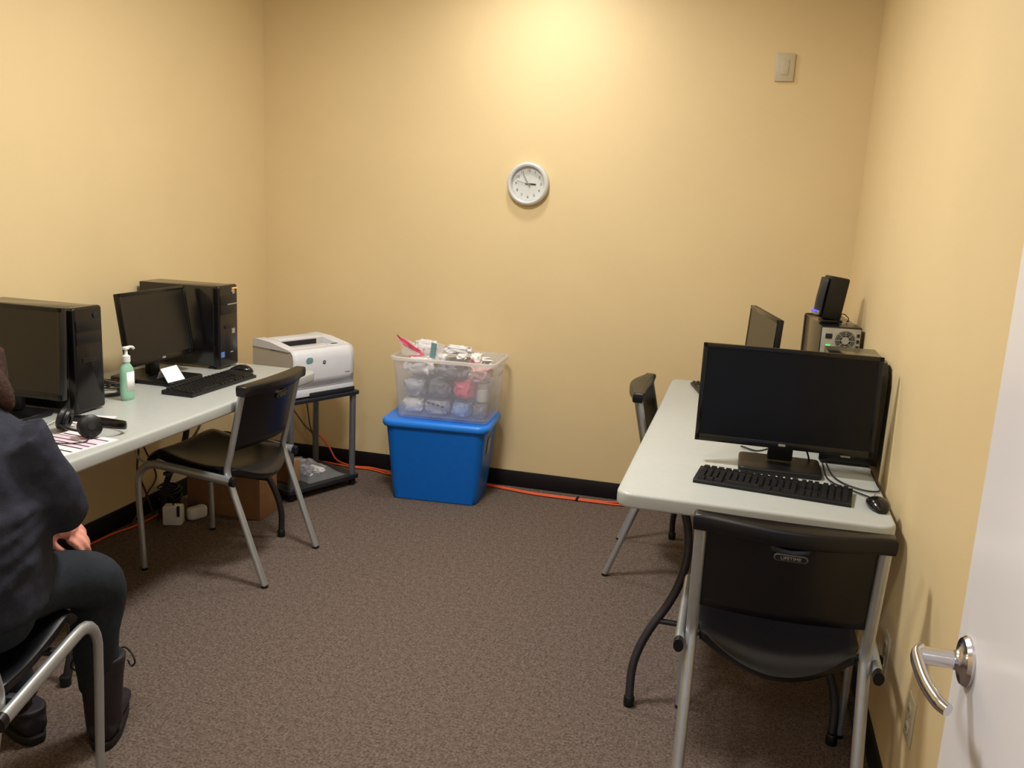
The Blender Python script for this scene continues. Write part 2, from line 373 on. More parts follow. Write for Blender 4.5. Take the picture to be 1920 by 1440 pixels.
# ------------------------------------------------------------------ chairs
def make_chair(name, loc, rz, label):
    c = thing(name, loc, rz, label, 'chair', 'black plastic chairs with silver legs')
    yup = lambda z: .158-(z-.46)*.222
    for s in (-1, 1):
        P = smooth_path([(s*.216, 0, .008), (s*.216, .05, .145), (s*.216, .10, .285), (s*.216, .142, .40), (s*.216, .158, .46), (s*.216, yup(.53), .53), (s*.216, yup(.66), .66), (s*.216, yup(.785), .785)], 5)
        bm = NB(); tube(bm, P, .0155, 16, .0125, ref=(1, 0, 0)); lg = obj('leg', bm, M['silver'], c, 60); lg['label'] = 'silver rear leg and back upright'
        bm = NB(); tube(bm, [(s*.216, -.002, 0), (s*.216, .002, .010)], .0162, 16, .0132, ref=(1, 0, 0)); obj('foot_cap', bm, M['black'], lg)
        P = [(s*.245, .125, .428), (s*.245, .28, .442), (s*.245, .42, .455)]
        P += [(s*.245, .455+.085*math.sin(a), .372+.085*math.cos(a)) for a in (0, .3, .6, .9, 1.2, 1.5)] + [(s*.243, .540, .28), (s*.241, .534, .14), (s*.239, .529, .006)]
        nP = len(P); bm = NB(); tube(bm, P, [.0125-.0012*i/nP for i in range(nP)], 16, [.0185, .0185, .0178, .0172, .0165, .0155, .0145, .0135, .013, .0125, .012, .0115][:nP], ref=(1, 0, 0)); lg = obj('leg', bm, M['silver'], c, 60); lg['label'] = 'silver front leg bent into the seat rail'
        bm = NB(); tube(bm, [(s*.239, .529, 0), (s*.239, .5295, .010)], .0122, 16, .0125, ref=(1, 0, 0)); obj('foot_cap', bm, M['black'], lg)
        bm = NB(); tube(bm, [(s*.245, .108, .425), (s*.245, .127, .428)], .0135, 16, .0195, ref=(1, 0, 0)); obj('end_cap', bm, M['black'], lg)
    # seat: dished shell with bulging rear lip and waterfall front
    NX, NY = 20, 22
    bm = NB(); G = []
    for j in range(NY+1):
        v = j/NY; row = []
        for i in range(NX+1):
            u = i/NX*2-1; x = u*(.206 if v > .12 else .196)
            yr = .150-.085*(1-u*u); yf = .548-.02*abs(u)**4
            y = yr+(yf-yr)*v
            z = .470-.026*(1-u*u)*math.sin(min(1, v*1.15)*PI)**.6 - .012*(1-u*u)
            if v < .16: z -= .05*((.16-v)/.16)**2*(1-u*u)
            z += .030*max(0, (v-.35)/.5)**1.5 if v < .85 else .030
            if v > .86: z -= .034*((v-.86)/.14)**2
            if abs(u) > .88: z -= .012*((abs(u)-.88)/.12)
            row.append(bm.verts.new((x, y, z)))
        G.append(row)
    for j in range(NY):
        for i in range(NX): bm.faces.new((G[j][i], G[j][i+1], G[j+1][i+1], G[j+1][i]))
    bmesh.ops.recalc_face_normals(bm, faces=bm.faces[:])
    if sum(f.normal.z for f in bm.faces) < 0: bmesh.ops.reverse_faces(bm, faces=bm.faces[:])
    st = obj('seat', bm, M['black_plastic'], c, 50, False)
    so = st.modifiers.new('t', 'SOLIDIFY'); so.thickness = .026; so.offset = -1
    bv = st.modifiers.new('b', 'BEVEL'); bv.width = .005; bv.segments = 2; bv.limit_method = 'ANGLE'; bv.angle_limit = 1.0
    bm = NB()
    for y in (.22, .42): box(bm, (0, y, .418), (.476, .022, .014), None, .003)
    obj('seat_frame', bm, M['dark_tube'], c)
    # backrest with a hand slot: rows above follow the slot's top curve, rows below its bottom curve
    W, zt, zb, zs, hw = .230, .800, .535, .768, .054
    def bpt(u, z):
        w = W-.022 if z < .77 else W-.022*max(0, (.785-z)/.015)
        x = u*w
        return (x, yup(z)+.010-.062*(1-(x/W)**2), z)
    NXB = 32; us = [i/NXB*2-1 for i in range(NXB+1)]
    def slot(u):
        q = u*W/hw
        return (0, 0) if abs(q) >= 1 else (.010*(1-q*q)**.6, .017*(1-q*q)**.7)
    bm = NB(); rows = []
    for k in range(9):
        t = k/8; rows.append([bm.verts.new(bpt(u, (zs-slot(u)[1])*t+(zb+.012*(1-u*u))*(1-t))) for u in us])
    mid = rows[-1]
    up = [[(mid[i] if (k == 0 and slot(u)[0] == 0) else bm.verts.new(bpt(u, (zs+slot(u)[0])*(1-k/3)+zt*k/3))) for i, u in enumerate(us)] for k in range(4)]
    for R_ in (rows, up):
        for a, b in zip(R_, R_[1:]):
            for i in range(NXB): bm.faces.new((a[i], a[i+1], b[i+1], b[i]))
    bmesh.ops.recalc_face_normals(bm, faces=bm.faces[:])
    if sum(f.normal.y for f in bm.faces) < 0: bmesh.ops.reverse_faces(bm, faces=bm.faces[:])
    bk = obj('backrest', bm, M['black_plastic'], c, 50, False)
    so = bk.modifiers.new('t', 'SOLIDIFY'); so.thickness = .016; so.offset = 1
    # rolled top rim, overhanging the uprights
    ring = lambda z, o: [(x*(1.008+o*.02), y-.006-.022*u**6-o*.003, z) for u, (x, y, z_) in ((u, bpt(u, zt)) for u in us)] + [(u*W*(1.008+o*.02), yup(.79)+.016-.012*(1-u*u)+o*.002, z) for u in us[::-1]]
    bm = NB(); loft(bm, [ring(.763, -.5), ring(.766, .6), ring(.782, 1), ring(.797, 1), ring(.803, .4), ring(.805, -.8)])
    tr = obj('top_rim', bm, M['black_plastic'], bk, 50)
    # oval maker's plate on the rear face
    y0 = yup(.733)+.010-.062-.0035
    Mb = Matrix.Translation((0, y0, .733)) @ Matrix.Rotation(PI/2+math.atan(.222), 4, 'X')
    bm = NB(); slab(bm, .080, .020, -.003, .0035, .0099, .0015, 8); bmesh.ops.transform(bm, matrix=Mb, verts=bm.verts[:]); pt = obj('name_plate', bm, M['plate_grey'], bk)
    bm = NB(); slab(bm, .073, .0135, .003, .0042, .0066, .0004, 8); bmesh.ops.transform(bm, matrix=Mb, verts=bm.verts[:]); bm2 = obj('name_field', bm, M['black'], c)
    bm2.parent = bk
    textmesh('lettering', 'LIFETIME', .0125, M['label_grey'], bk, Mb @ Matrix.Translation((0, 0, .0044)), .0004)
    return c
ch = make_chair('chair', (.1775, 2.052, 0), 0, 'black chair in front of the big monitor, oval name plate on its back')
dup(ch, (-1.698, 3.109, 0), PI/2, 'empty black chair at the left table before the angled monitor, seen from its side')
dup(ch, (-.442, 3.719, 0), -PI/2, 'black chair at the far end of the right table, mostly hidden behind its top')
dup(ch, (-1.604, 1.158, 0), .2486, 'black chair the person sits on, only one silver seat rail and legs showing')

# ------------------------------------------------------------------ tower computers
def tower(loc, rz, label, W=.178, H=.366, D=.415, style=0):
    t = thing('tower_computer', loc, rz, label, 'computer', 'black tower computers on the tables')
    boxo('case', (0, .03+(D-.03)/2, H/2+.004), (W-.006, D-.03, H-.010), M['case'], t, .003)
    bm = NB()
    if style == 1:
        pf = [(.034, .002), (.002, .004), (0, .02), (0, H-.075)]+[(.075-.075*math.cos(a*PI/16), H-.075+.073*math.sin(a*PI/16)) for a in range(1, 9)]+[(.11, H-.002), (.11, H-.02), (.034, H-.03)]
        loft(bm, [[(x*(1-ins), y+.004*(ins > .01), z-.004*(ins > .01)*(z > .1)) for y, z in pf] for x, ins in ((-W/2, .03), (-W/2, 0), (W/2, 0), (W/2, .03))])
    else: slab(bm, W, H, 0, .034, .012, .008, 6)
    if style != 1: bmesh.ops.transform(bm, matrix=Matrix.Translation((0, .034, H/2+.002)) @ Matrix.Rotation(PI/2, 4, 'X'), verts=bm.verts[:])
    f = obj('front_panel', bm, M['gloss_black'], t)
    boxo('drive_bay', (0, -.001, H*.83), (W*.86, .004, .040), M['black'], f, .001)
    boxo('drive_bay', (0, -.001, H*.71), (W*.86, .004, .040), M['black'], f, .001)
    bm = NB(); lathe(bm, [(0, 0), (.011, 0), (.011, .003), (0, .004)], 20, Matrix.Translation((W*.25, 0, H*.92)) @ Matrix.Rotation(PI/2, 4, 'X')); obj('power_button', bm, M['charcoal'] if W == .142 else M['silver_mark'], f)
    boxo('port_panel', (0, -.0008, H*.5), (W*.5, .003, .016), M['black'], f, .001)
    for x in (-W/2+.02, W/2-.02):
        for y in (.05, D-.05): boxo('foot', (x, y, .0), (.02, .03, .008), M['black'], t)
    return t, f
tower((-2.172, 2.553, TZ+.004), PI/2, 'black tower computer nearest the seated person on the left table', W=.142)
t2, f2 = tower((-2.205, 3.470, TZ+.004), PI/2+.03, 'black tower computer with silver and blue stickers near the left back corner', D=.395, W=.155)
boxo('badge', (.035, -.0012, .16), (.024, .003, .022), M['silver_mark'], f2)
boxo('sticker', (-.055, -.0012, .062), (.026, .003, .024), M['blue_mark'], f2)
boxo('indicator', (.05, -.0014, .352), (.040, .004, .006), M['led_orange'], f2)
boxo('trim_strip', (.03, -.0020, .283), (.085, .004, .005), M['silver_mark'], f2)
boxo('badge', (.02, -.0012, .066), (.022, .003, .004), M['label_grey'], f2)
t3, f3 = tower((.394, 2.985, TZ+.004), 0, 'black tower computer with rounded front corners behind the big monitor', style=1, H=.344, D=.33)
boxo('badge', (-.01, -.0012, .028), (.030, .003, .009), M['silver_mark'], f3)
boxo('badge', (.062, -.0012, .040), (.014, .003, .016), M['silver_mark'], f3)
# tower seen from its rear
t4, f4 = tower((.3645, 4.165, TZ+.004), PI+.09, 'tower computer turned rear side out, its fan grille showing, a speaker on top', W=.163, H=.368, D=.44)
rp = boxo('rear_panel', (0, .4405, .186), (.150, .003, .348), M['grey_metal'], t4, .001)
My = Matrix.Rotation(-PI/2, 4, 'X')
fx, fz = .022-.04, .312
bm = NB(); lathe(bm, [(.0375, 0), (.039, .0025), (.042, .0025), (.042, 0)], 32, Matrix.Translation((fx, .4420, fz)) @ My); obj('fan_ring', bm, M['grey_metal'], rp)
bm = NB(); lathe(bm, [(0, .0004), (.0375, .0004), (.0375, .001), (0, .001)], 32, Matrix.Translation((fx, .4420, fz)) @ My); obj('fan_opening', bm, M['charcoal'], rp)
bm = NB(); lathe(bm, [(0, .001), (.017, .001), (.016, .003), (0, .003)], 6, Matrix.Translation((fx, .4420, fz)) @ My)
for k in range(8):
    a = k*PI/4; tube(bm, [(fx+.016*math.cos(a), .4445, fz+.016*math.sin(a)), (fx+.039*math.cos(a), .4445, fz+.039*math.sin(a))], .0012, 6)
for r in (.023, .029, .035):
    tube(bm, [(fx+r*math.cos(a*PI/12), .4445, fz+r*math.sin(a*PI/12)) for a in range(25)], .0009, 6)
obj('fan_grille', bm, M['grey_metal'], rp)
boxo('power_socket', (.047, .4430, .327), (.026, .004, .020), M['ink'], rp, .002)
boxo('indicator', (.047, .4435, .290), (.017, .003, .0045), M['led_green'], rp)
for k, x in enumerate((-.066, -.066, -.066)): boxo('port', (x, .4430, .335-.024*k), (.011, .003, .013), M['charcoal'], rp)
boxo('io_panel', (.03, .4430, .20), (.04, .004, .13), M['charcoal'], rp)
for k in range(5): boxo('slot_cover', (-.03, .4435, .10+.02*k), (.07, .003, .010), M['silver_mark'], rp)

# desk speaker on that tower
sp = thing('desk_speaker', (.362, 3.845, TZ+.004+.3695), -PI/2+.30, 'small black desk speaker with a blue light standing on a tower computer', 'speaker')
boxo('foot', (0, .006, .006), (.072, .075, .012), M['black'], sp, .003)
bm = NB(); box(bm, (0, .004, .10), (.076, .082, .175), Rx(-.13), .008); obj('cabinet', bm, M['black'], sp)
bm = NB()
rings = []
for k in range(9):
    z = .022+.160*k/8; b = .012*math.sin(PI*k/8)
    rings.append([(x, -.041-b*(1-(x/.037)**2)-.004+(z-.10)*.131, z) for x in [(-1+2*i/8)*.036 for i in range(9)]])
for a, b in zip(rings, rings[1:]):
    pass
G = [[bm.verts.new(p) for p in r] for r in rings]
for a, b in zip(G, G[1:]):
    for i in range(8): bm.faces.new((a[i], a[i+1], b[i+1], b[i]))
g = obj('grille', bm, M['charcoal'], sp, 60); so = g.modifiers.new('t', 'SOLIDIFY'); so.thickness = .006; so.offset = 0
boxo('light_strip', (0, -.0655, .046), (.060, .010, .006), M['led_blue'], sp, .002)
boxo('light_strip_seat', (0, -.060, .040), (.064, .012, .018), M['silver_mark'], sp, .002)
tubeo('cord', [(.0, .045, .03), (.0, .06, .035), (.015, .075, .02), (.02, .07, .006), (-.01, .08, .004), (-.02, .095, .004)], .002, M['cable'], sp, 6)

# ------------------------------------------------------------------ monitors
def monitor(loc, rz, label, w, h, zc, tilt, m_screen, base=(.24, .20), neck_w=.07, logo=True, base_r=.02):
    """screen faces local -y; loc is the base centre on the table; zc = screen bottom above the table"""
    t = thing('monitor', loc, rz, label, 'monitor', 'dark flat monitors on the tables')
    S = Matrix.Translation((0, -.035, zc)) @ Matrix.Rotation(-tilt, 4, 'X')
    def sb(name, c, s, m, p, bev=0.):
        bm = NB(); box(bm, c, s, None, bev); bmesh.ops.transform(bm, matrix=S, verts=bm.verts[:]); return obj(name, bm, m, p)
    hs = sb('housing', (0, .012, h/2), (w, .024, h), M['black'], t, .004)
    sb('rear_cover', (0, .034, h/2+.01), (w*.62, .028, h*.62), M['black'], hs, .01)
    b = .014
    sb('screen', (0, -.0004, h/2+.004), (w-2*b, .0016, h-2*b-.008), m_screen, t)
    bm = NB()
    for c, s in (((-(w-b)/2, -.001, h/2), (b, .004, h)), (((w-b)/2, -.001, h/2), (b, .004, h)), ((0, -.001, h-b/2), (w, .004, b)), ((0, -.001, (b+.008)/2), (w, .004, b+.008))): box(bm, c, s, None, .001)
    bmesh.ops.transform(bm, matrix=S, verts=bm.verts[:]); bz = obj('bezel', bm, M['gloss_black'], t)
    if logo:
        bm = NB(); slab(bm, .022, .0075, 0, .0006, .0035, .0002); bmesh.ops.transform(bm, matrix=S @ Matrix.Translation((0, -.003, .0115)) @ Matrix.Rotation(PI/2, 4, 'X'), verts=bm.verts[:]); obj('badge', bm, M['label_grey'], bz)
        sb('power_button', (w*.42, -.0034, .010), (.010, .002, .003), M['charcoal'], bz)
    bm = NB(); slab(bm, base[0], base[1], 0, .018, base_r, .006, 6); obj('stand_base', bm, M['black'], t)
    bm = NB(); box(bm, (0, .022, (zc+.10)/2+.012), (neck_w, .030, zc+.10-.02), None, .006)
    obj('stand_neck', bm, M['black'], t)
    return t
mr = monitor((.172, 2.862, TZ), 0, 'big dark widescreen monitor at the near end of the right table', .542, .316, .073, .09, M['screen'], (.255, .19), .078)
tubeo('video_cable', [(.03, .05, .12), (.0, .09, .06), (-.06, .15, .010), (-.12, .2, .0065)], .003, M['cable'], mr, 6)
tubeo('video_cable', [(.05, .05, .11), (.085, .06, .05), (.098, .065, .012), (.100, .085, .0065)], .003, M['cable'], mr, 6)
monitor((.118, 3.760, TZ), -PI/2+.19, 'dark monitor seen nearly edge on at the far end of the right table', .515, .312, .092, .05, M['screen_matt'], (.17, .11), .06)
monitor((-2.318, 3.112, TZ), PI/2, 'dark monitor tilted back before the far left tower, a white card at its foot', .42, .292, .085, .15, M['screen_matt'], (.22, .30), .06)
monitor((-2.357, 2.385, TZ), 0, 'dark monitor before the near left tower, partly cut by the photo edge', .485, .305, .085, .06, M['screen_matt'], (.22, .16), .06)

# ------------------------------------------------------------------ keyboards and mice
def keyboard(loc, rz, label, w=.447, d=.138):
    k = thing('keyboard', loc, rz, label, 'keyboard', 'black keyboards on the tables')
    bm = NB()
    prof = [(-d/2, .0), (-d/2-.001, .009), (-d/2+.004, .012), (d/2-.012, .018), (d/2-.002, .017), (d/2, .013), (d/2, 0)]
    loft(bm, [[(x, y, z) for y, z in prof] for x in (-w/2, -w/2+.002, w/2-.002, w/2)])
    obj('body', bm, M['black'], k)
    bm = NB(); sl = .006/(d-.016)
    rowsd = [-.056+i*.0185 for i in range(5)]+[.0495]
    for ri, y in enumerate(rowsd):
        x = -w/2+.012
        groups = [15, 3, 4] if ri < 5 else [13, 3, 4]
        for gi, (x0, x1, n) in enumerate(((-w/2+.010, w/2-.152, groups[0]), (w/2-.146, w/2-.092, 3), (w/2-.085, w/2-.010, 4))):
            if gi == 1 and ri == 2: continue
            st = (x1-x0)/n
            if gi == 0 and ri == 0:
                spans = [(0, 1.3), (1.3, 2.6), (2.6, 4), (4, 10), (10, 11.4), (11.4, 12.7), (12.7, 15)]
            else: spans = [(i, i+1) for i in range(n)]
            for a, b in spans:
                cx = x0+st*(a+b)/2; cw = st*(b-a)-.0032
                z = .0135+(y+d/2-.004)*sl
                r = bmesh.ops.create_cube(bm, size=1.)['verts']
                for v in r:
                    tp = v.co.z > 0
                    v.co = Vector((cx+v.co.x*cw*(.82 if tp else 1), y+v.co.y*.0158*(.78 if tp else 1), z+(.0065 if tp else -.004)))
    obj('keys', bm, M['keys'], k, 0)
    bm = NB()
    for i in range(3): box(bm, (w/2-.03-.012*i, .0605, .0172), (.005, .0015, .0008))
    obj('indicator_lights', bm, M['label_grey'], k, 0)
    return k
keyboard((.146, 2.632, TZ), -.125, 'black keyboard lying before the big monitor on the right table')
keyboard((-2.058, 3.105, TZ), PI/2-.02, 'black keyboard on the left table beside the empty chair')
keyboard((-.068, 3.925, TZ), -PI/2+.235, 'black keyboard at the far end of the right table, only a corner showing')

def mouse(loc, rz, label, cord=None):
    m = thing('computer_mouse', loc, rz, label, 'mouse', 'black mice on the tables')
    bm = NB(); N, K = 14, 16; rings = []
    for i in range(N+1):
        t = i/N; y = -.054+.108*t
        w = .031*math.sin(PI*min(1, max(0, t*.94+.03)))**.45; h = .037*math.sin(PI*(t*.86+.07))**.7*(1.05-.35*t)
        rings.append([(w*math.cos(2*PI*k/K), y, max(0, h*.42+h*.62*math.sin(2*PI*k/K))) for k in range(K)])
    loft(bm, rings); obj('shell', bm, M['gloss_black'], m, 70)
    bm = NB(); lathe(bm, [(0, -.003), (.009, -.003), (.010, 0), (.009, .003), (0, .003)], 20, Matrix.Translation((0, .026, .0235)) @ Matrix.Rotation(PI/2, 4, 'Y')); obj('scroll_wheel', bm, M['silver_mark'], m)
    if cord: tubeo('cord', cord, .0024, M['cable'], m, 6)
    return m
def local(loc, rz, pts):
    c, s = math.cos(-rz), math.sin(-rz); out = []
    for x, y, z in pts:
        dx, dy = x-loc[0], y-loc[1]; out.append((dx*c-dy*s, dx*s+dy*c, z-loc[2]))
    return out
ml, mz = (.432, 2.566, TZ), .12
mouse(ml, mz, 'black corded mouse at the near right corner of the right table',
      local(ml, mz, [(.426, 2.620, TZ+.010), (.412, 2.650, TZ+.006), (.380, 2.690, TZ+.005), (.333, 2.742, TZ+.005), (.314, 2.80, TZ+.005), (.312, 2.88, TZ+.005), (.314, 2.965, TZ+.005)]))
mouse((-2.105, 3.405, TZ), PI/2, 'black mouse at the end of the keyboard near the left back corner')
kc = thing('black_cable', (.384, 2.735, TZ), 0, 'thin black cable beside the mouse cord, reaching the wall edge of the right table', 'cable')
tubeo('wire', [(-.058, .225, .005), (-.055, .14, .005), (-.045, .07, .005), (-.022, .018, .005), (.012, -.016, .005), (.04, -.030, .005), (.066, -.024, .005), (.078, .0, .005), (.076, .05, .005), (.077, .2, .005)], .0026, M['cable'], kc, 6)

# ------------------------------------------------------------------ things on the left table
bt = thing('sanitizer_bottle', (-2.185, 2.757, TZ), PI/2, 'clear green pump bottle of hand sanitizer with a white label on the left table', 'bottle')
bm = NB(); 
def oval(w, d, z, n=28): return [(w/2*math.cos(2*PI*k/n), d/2*math.sin(2*PI*k/n), z) for k in range(n)]
loft(bm, [oval(.054, .036, 0), oval(.060, .041, .006), oval(.061, .042, .02), oval(.061, .042, .10), oval(.058, .040, .118), oval(.040, .032, .130), oval(.026, .026, .137), oval(.024, .024, .146)])
obj('bottle_body', bm, M['gel'], bt, 60)
bm = NB()
G = [[bm.verts.new((.0316*math.cos(a), .0219*math.sin(a), z)) for a in [-PI/2-.75+1.5*i/12 for i in range(13)]] for z in (.036, .108)]
for i in range(12): bm.faces.new((G[0][i], G[0][i+1], G[1][i+1], G[1][i]))
lb = obj('label_sticker', bm, M['card'], bt, 60); so = lb.modifiers.new('t', 'SOLIDIFY'); so.thickness = .0006
bm = NB(); lathe(bm, [(0, .144), (.0145, .144), (.0150, .150), (.0145, .166), (.008, .170), (.006, .174), (.0055, .192), (0, .192)], 24); cp = obj('pump_collar', bm, M['white_plastic'], bt)
bm = NB(); slab(bm, .026, .020, .190, .201, .008, .003); tube(bm, smooth_path([(.0, 0, .197), (.02, 0, .197), (.036, 0, .194), (.043, 0, .188)], 4), .0052, 12); obj('pump_head', bm, M['white_plastic'], bt)

cd = thing('folded_card', (-2.205, 3.06, TZ+.0185), 0, 'bright white folded card standing on the base of the angled monitor', 'card')
bm = NB()
G = [bm.verts.new((x+2.205, y-3.06, z)) for x, y, z in ((-2.178, 2.989, .001), (-2.170, 3.089, .001), (-2.236, 3.128, .046), (-2.236, 3.023, .046), (-2.262, 3.035, .001), (-2.262, 3.140, .001))]
bm.faces.new((G[0], G[1], G[2], G[3])); bm.faces.new((G[3], G[2], G[5], G[4]))
c_ = obj('sheet', bm, M['card'], cd, 0); so = c_.modifiers.new('t', 'SOLIDIFY'); so.thickness = .001; so.offset = 1

ps = thing('printed_sheet', (-1.972, 2.150, TZ), -.12, 'pink and white printed sheet under the black headset', 'paper')
boxo('sheet', (0, 0, .001), (.205, .300, .002), M['paper'], ps)
boxo('print_block', (0, .065, .0022), (.19, .10, .0005), M['pink_paper'], ps)
bm = NB()
for y in (.018, .045, .072, -.02, -.058, -.085, .118): box(bm, (0, y, .0027), (.185, .006, .0004))
obj('print_lines', bm, M['ink'], ps, 0)
ws = thing('paper_sheet', (-2.085, 2.445, TZ), .25, 'plain pale sheet of paper at the foot of the near left tower', 'paper')
boxo('sheet', (0, -.01, .0008), (.11, .16, .0016), M['paper'], ws)

hd = thing('headset', (-1.985, 2.285, TZ+.004), 0, 'black headset lying on the printed sheet on the left table', 'headset')
def cup(c, rz, tilt):
    Mc = Matrix.Translation(c) @ Matrix.Rotation(rz, 4, 'Z') @ Matrix.Rotation(PI/2-tilt, 4, 'Y')
    bm = NB(); lathe(bm, [(0, -.012), (.030, -.012), (.036, -.006), (.037, .004), (.030, .010), (0, .012)], 28, Mc); e = obj('ear_cup', bm, M['black'], hd)
    bm = NB(); lathe(bm, [(.014, -.022), (.024, -.027), (.035, -.022), (.037, -.014), (.034, -.010), (.014, -.012)], 28, Mc); obj('ear_cushion', bm, M['black_plastic'], e)
    bm = NB(); lathe(bm, [(0, .0115), (.012, .0112), (.012, .014), (0, .0145)], 20, Mc); obj('cup_badge', bm, M['charcoal'], e)
cup((.050, -.022, .038), -.55, .25); cup((-.092, .020, .038), .4+PI, .25)
bm = NB()
P = smooth_path([(.055, -.015, .045), (.082, .012, .04), (.105, .050, .030), (.095, .085, .022), (.03, .105, .018), (-.05, .095, .022), (-.098, .06, .032), (-.098, .028, .044)], 6)
tube(bm, P, .013, 10, .003, ref=(0, 0, 1)); obj('headband', bm, M['gloss_black'], hd, 60)
tubeo('microphone_arm', [(-.095, .0, .03), (-.05, -.02, .022), (.01, -.025, .018), (.03, -.028, .02)], .004, M['black'], hd, 5)
tubeo('cord', [(.05, -.03, .006), (.07, -.07, .003), (.04, -.11, .003), (-.03, -.12, .003), (-.06, -.09, .003)], .002, M['cable'], hd, 5)
wc = thing('white_cable', (-2.12, 2.31, TZ), 0, 'short white cable curling beside the headset on the left table', 'cable')
tubeo('wire', [(-.02, -.06, .004), (.0, -.02, .020), (.02, .02, .03), (.035, .05, .012), (.04, .07, .004)], .003, M['cable_white'], wc, 6)
ct = thing('cable_bundle', (-2.40, 2.78, TZ), 0, 'tangle of black cables on the table behind the green pump bottle', 'cables')
for k in range(6):
    z0 = .010+.012*(k % 4); dy = .012*k
    tubeo('wire', [(-.12, -.06+dy, .008), (-.05+.01*k, .02+dy*.4, z0+.02), (.04, .06-dy*.3, z0), (.11-.008*k, .10, .014+.004*k), (.03, .15-dy*.2, .010+.003*k), (-.10, .10+dy*.4, .008+.003*k)], .0034, M['cable'] if k % 3 else M['cable_brown'], ct, 6)
tubeo('wire', [(.06, -.09, .009), (.13, -.03, .009), (.15, .02, .009), (.10, .07, .009)], .007, M['cable'], ct, 6)

# ------------------------------------------------------------------ printer on its stand
FRx, FRy = -1.889, 4.200
rp_ = math.atan2(.41, .912)                       # local +x runs along the front to the viewer's right
prz = PI/2-rp_
def ploc(lx, ly):                                 # local offsets from the front right corner
    c, s = math.cos(prz), math.sin(prz); return (FRx+lx*c-ly*s, FRy+lx*s+ly*c)
SW, SD = .46, .36
sx, sy = ploc(-SW/2, SD/2)
sd = thing('printer_stand', (sx, sy, 0), prz, 'two-shelf black stand with grey posts carrying the printer in the back left corner', 'stand')
bm = NB(); slab(bm, SW, SD, .500, .520, .02, .004); obj('shelf', bm, M['charcoal'], sd)
bm = NB(); slab(bm, SW, SD, .038, .062, .02, .004); obj('shelf', bm, M['charcoal'], sd)
for x in (-1, 1):
    for y in (-1, 1):
        px, py = x*(SW/2-.03), y*(SD/2-.028)
        tubeo('leg', [(px, py, .062), (px, py, .500)], .0165, M['post'], sd, seg=16)
        bm = NB(); lathe(bm, [(0, 0), (.016, 0), (.018, .006), (.018, .032), (.012, .038), (0, .038)], 16, Matrix.Translation((px, py, 0))); obj('foot', bm, M['black'], sd)
PW, PD, PH = .390, .335, .262
pxl, pyl = ploc(-.030-PW/2, .020+PD/2)
pr = thing('laser_printer', (pxl, pyl, .520), prz, 'white laser printer with a teal sticker on the stand in the corner', 'printer')
y0 = -PD/2
bm = NB()
# side profile in (y, z): sloping top towards the front, curved front
prof = [(y0+.016, .004), (y0+.010, .05), (y0+.004, .10), (y0+.004, .195), (y0+.012, .226), (y0+.030, .238), (.02, .226), (.022, .262), (PD/2-.02, .264), (PD/2, .245), (PD/2, .004)]
loft(bm, [[(x, y, z) for y, z in prof] for x in (-PW/2+.003, -PW/2+.006, PW/2-.006, PW/2-.003)])
bo = obj('housing', bm, M['printer_grey'], pr, 30)
fr = []
for i in range(13):
    x = (-1+2*i/12)*(PW/2-.001); b = .006*(1-(x/(PW/2))**4)
    fr.append([(x, y0+.012-b, .056), (x, y0+.004-b, .10), (x, y0+.002-b, .190), (x, y0+.008-b, .222), (x, y0+.022-b, .238), (x, y0+.040, .243)])
bm = NB(); G = [[bm.verts.new(p) for p in r] for r in fr]
for a, b in zip(G, G[1:]):
    for i in range(5): bm.faces.new((a[i], a[i+1], b[i+1], b[i]))
fp = obj('front_panel', bm, M['printer_white'], pr, 50); so = fp.modifiers.new('t', 'SOLIDIFY'); so.thickness = .006; so.offset = 0
bm = NB()
for s_ in (-1, 1):
    pf = [(y0+.034, .236), (y0+.034, .245), (.02, .268), (PD/2-.03, .272), (PD/2-.004, .262), (PD/2-.004, .23)]
    xs = (-PW/2-.001, -PW/2+.052) if s_ < 0 else (PW/2-.062, PW/2+.001)
    loft(bm, [[(x, y, z) for y, z in pf] for x in xs])
obj('top_ridge', bm, M['printer_white'], pr, 30)
bm = NB(); box(bm, (0, .075, .2655), (PW-.12, .105, .010), None, .003); obj('rear_lid', bm, M['printer_white'], pr)
boxo('paper_slot', (-.02, .0185, .245), (.225, .006, .030), M['ink'], pr)
bm = NB(); box(bm, (-.005, -.055, .2385), (PW-.118, .145, .006), Rx(-.09), .002); obj('output_tray', bm, M['printer_white'], pr)
boxo('paper_tray', (0, y0+.012, .030), (PW-.006, .026, .046), M['printer_white'], pr, .006)
boxo('tray_handle', (.048, y0-.004, .0135), (PW-.10, .010, .024), M['charcoal'], pr, .003)
boxo('tray_seam', (0, y0-.0025, .0555), (PW-.004, .004, .002), M['label_grey'], pr)
boxo('control_panel', (.115, y0+.058, .246), (.09, .04, .010), M['printer_white'], pr, .003)
boxo('display', (.105, y0+.055, .2520), (.036, .015, .002), M['charcoal'], pr)
bm = NB(); slab(bm, .042, .030, 0, .0012, .014, .0004); bmesh.ops.transform(bm, matrix=Matrix.Translation((-.100, y0-.0072, .192)) @ Matrix.Rotation(PI/2, 4, 'X'), verts=bm.verts[:]); obj('sticker', bm, M['teal_mark'], fp)
bm = NB(); lathe(bm, [(0, 0), (.0095, 0), (.0095, .0012), (0, .0012)], 24, Matrix.Translation((-.008, y0-.0075, .175)) @ Matrix.Rotation(PI/2, 4, 'X')); obj('badge', bm, M['charcoal'], fp)
textmesh('lettering', 'hp', .013, M['printer_white'], fp, Matrix.Translation((-.008, y0-.0092, .176)) @ Matrix.Rotation(PI/2, 4, 'X'), .0003)
boxo('model_mark', (.145, y0-.0045, .11), (.030, .002, .004), M['label_grey'], fp)
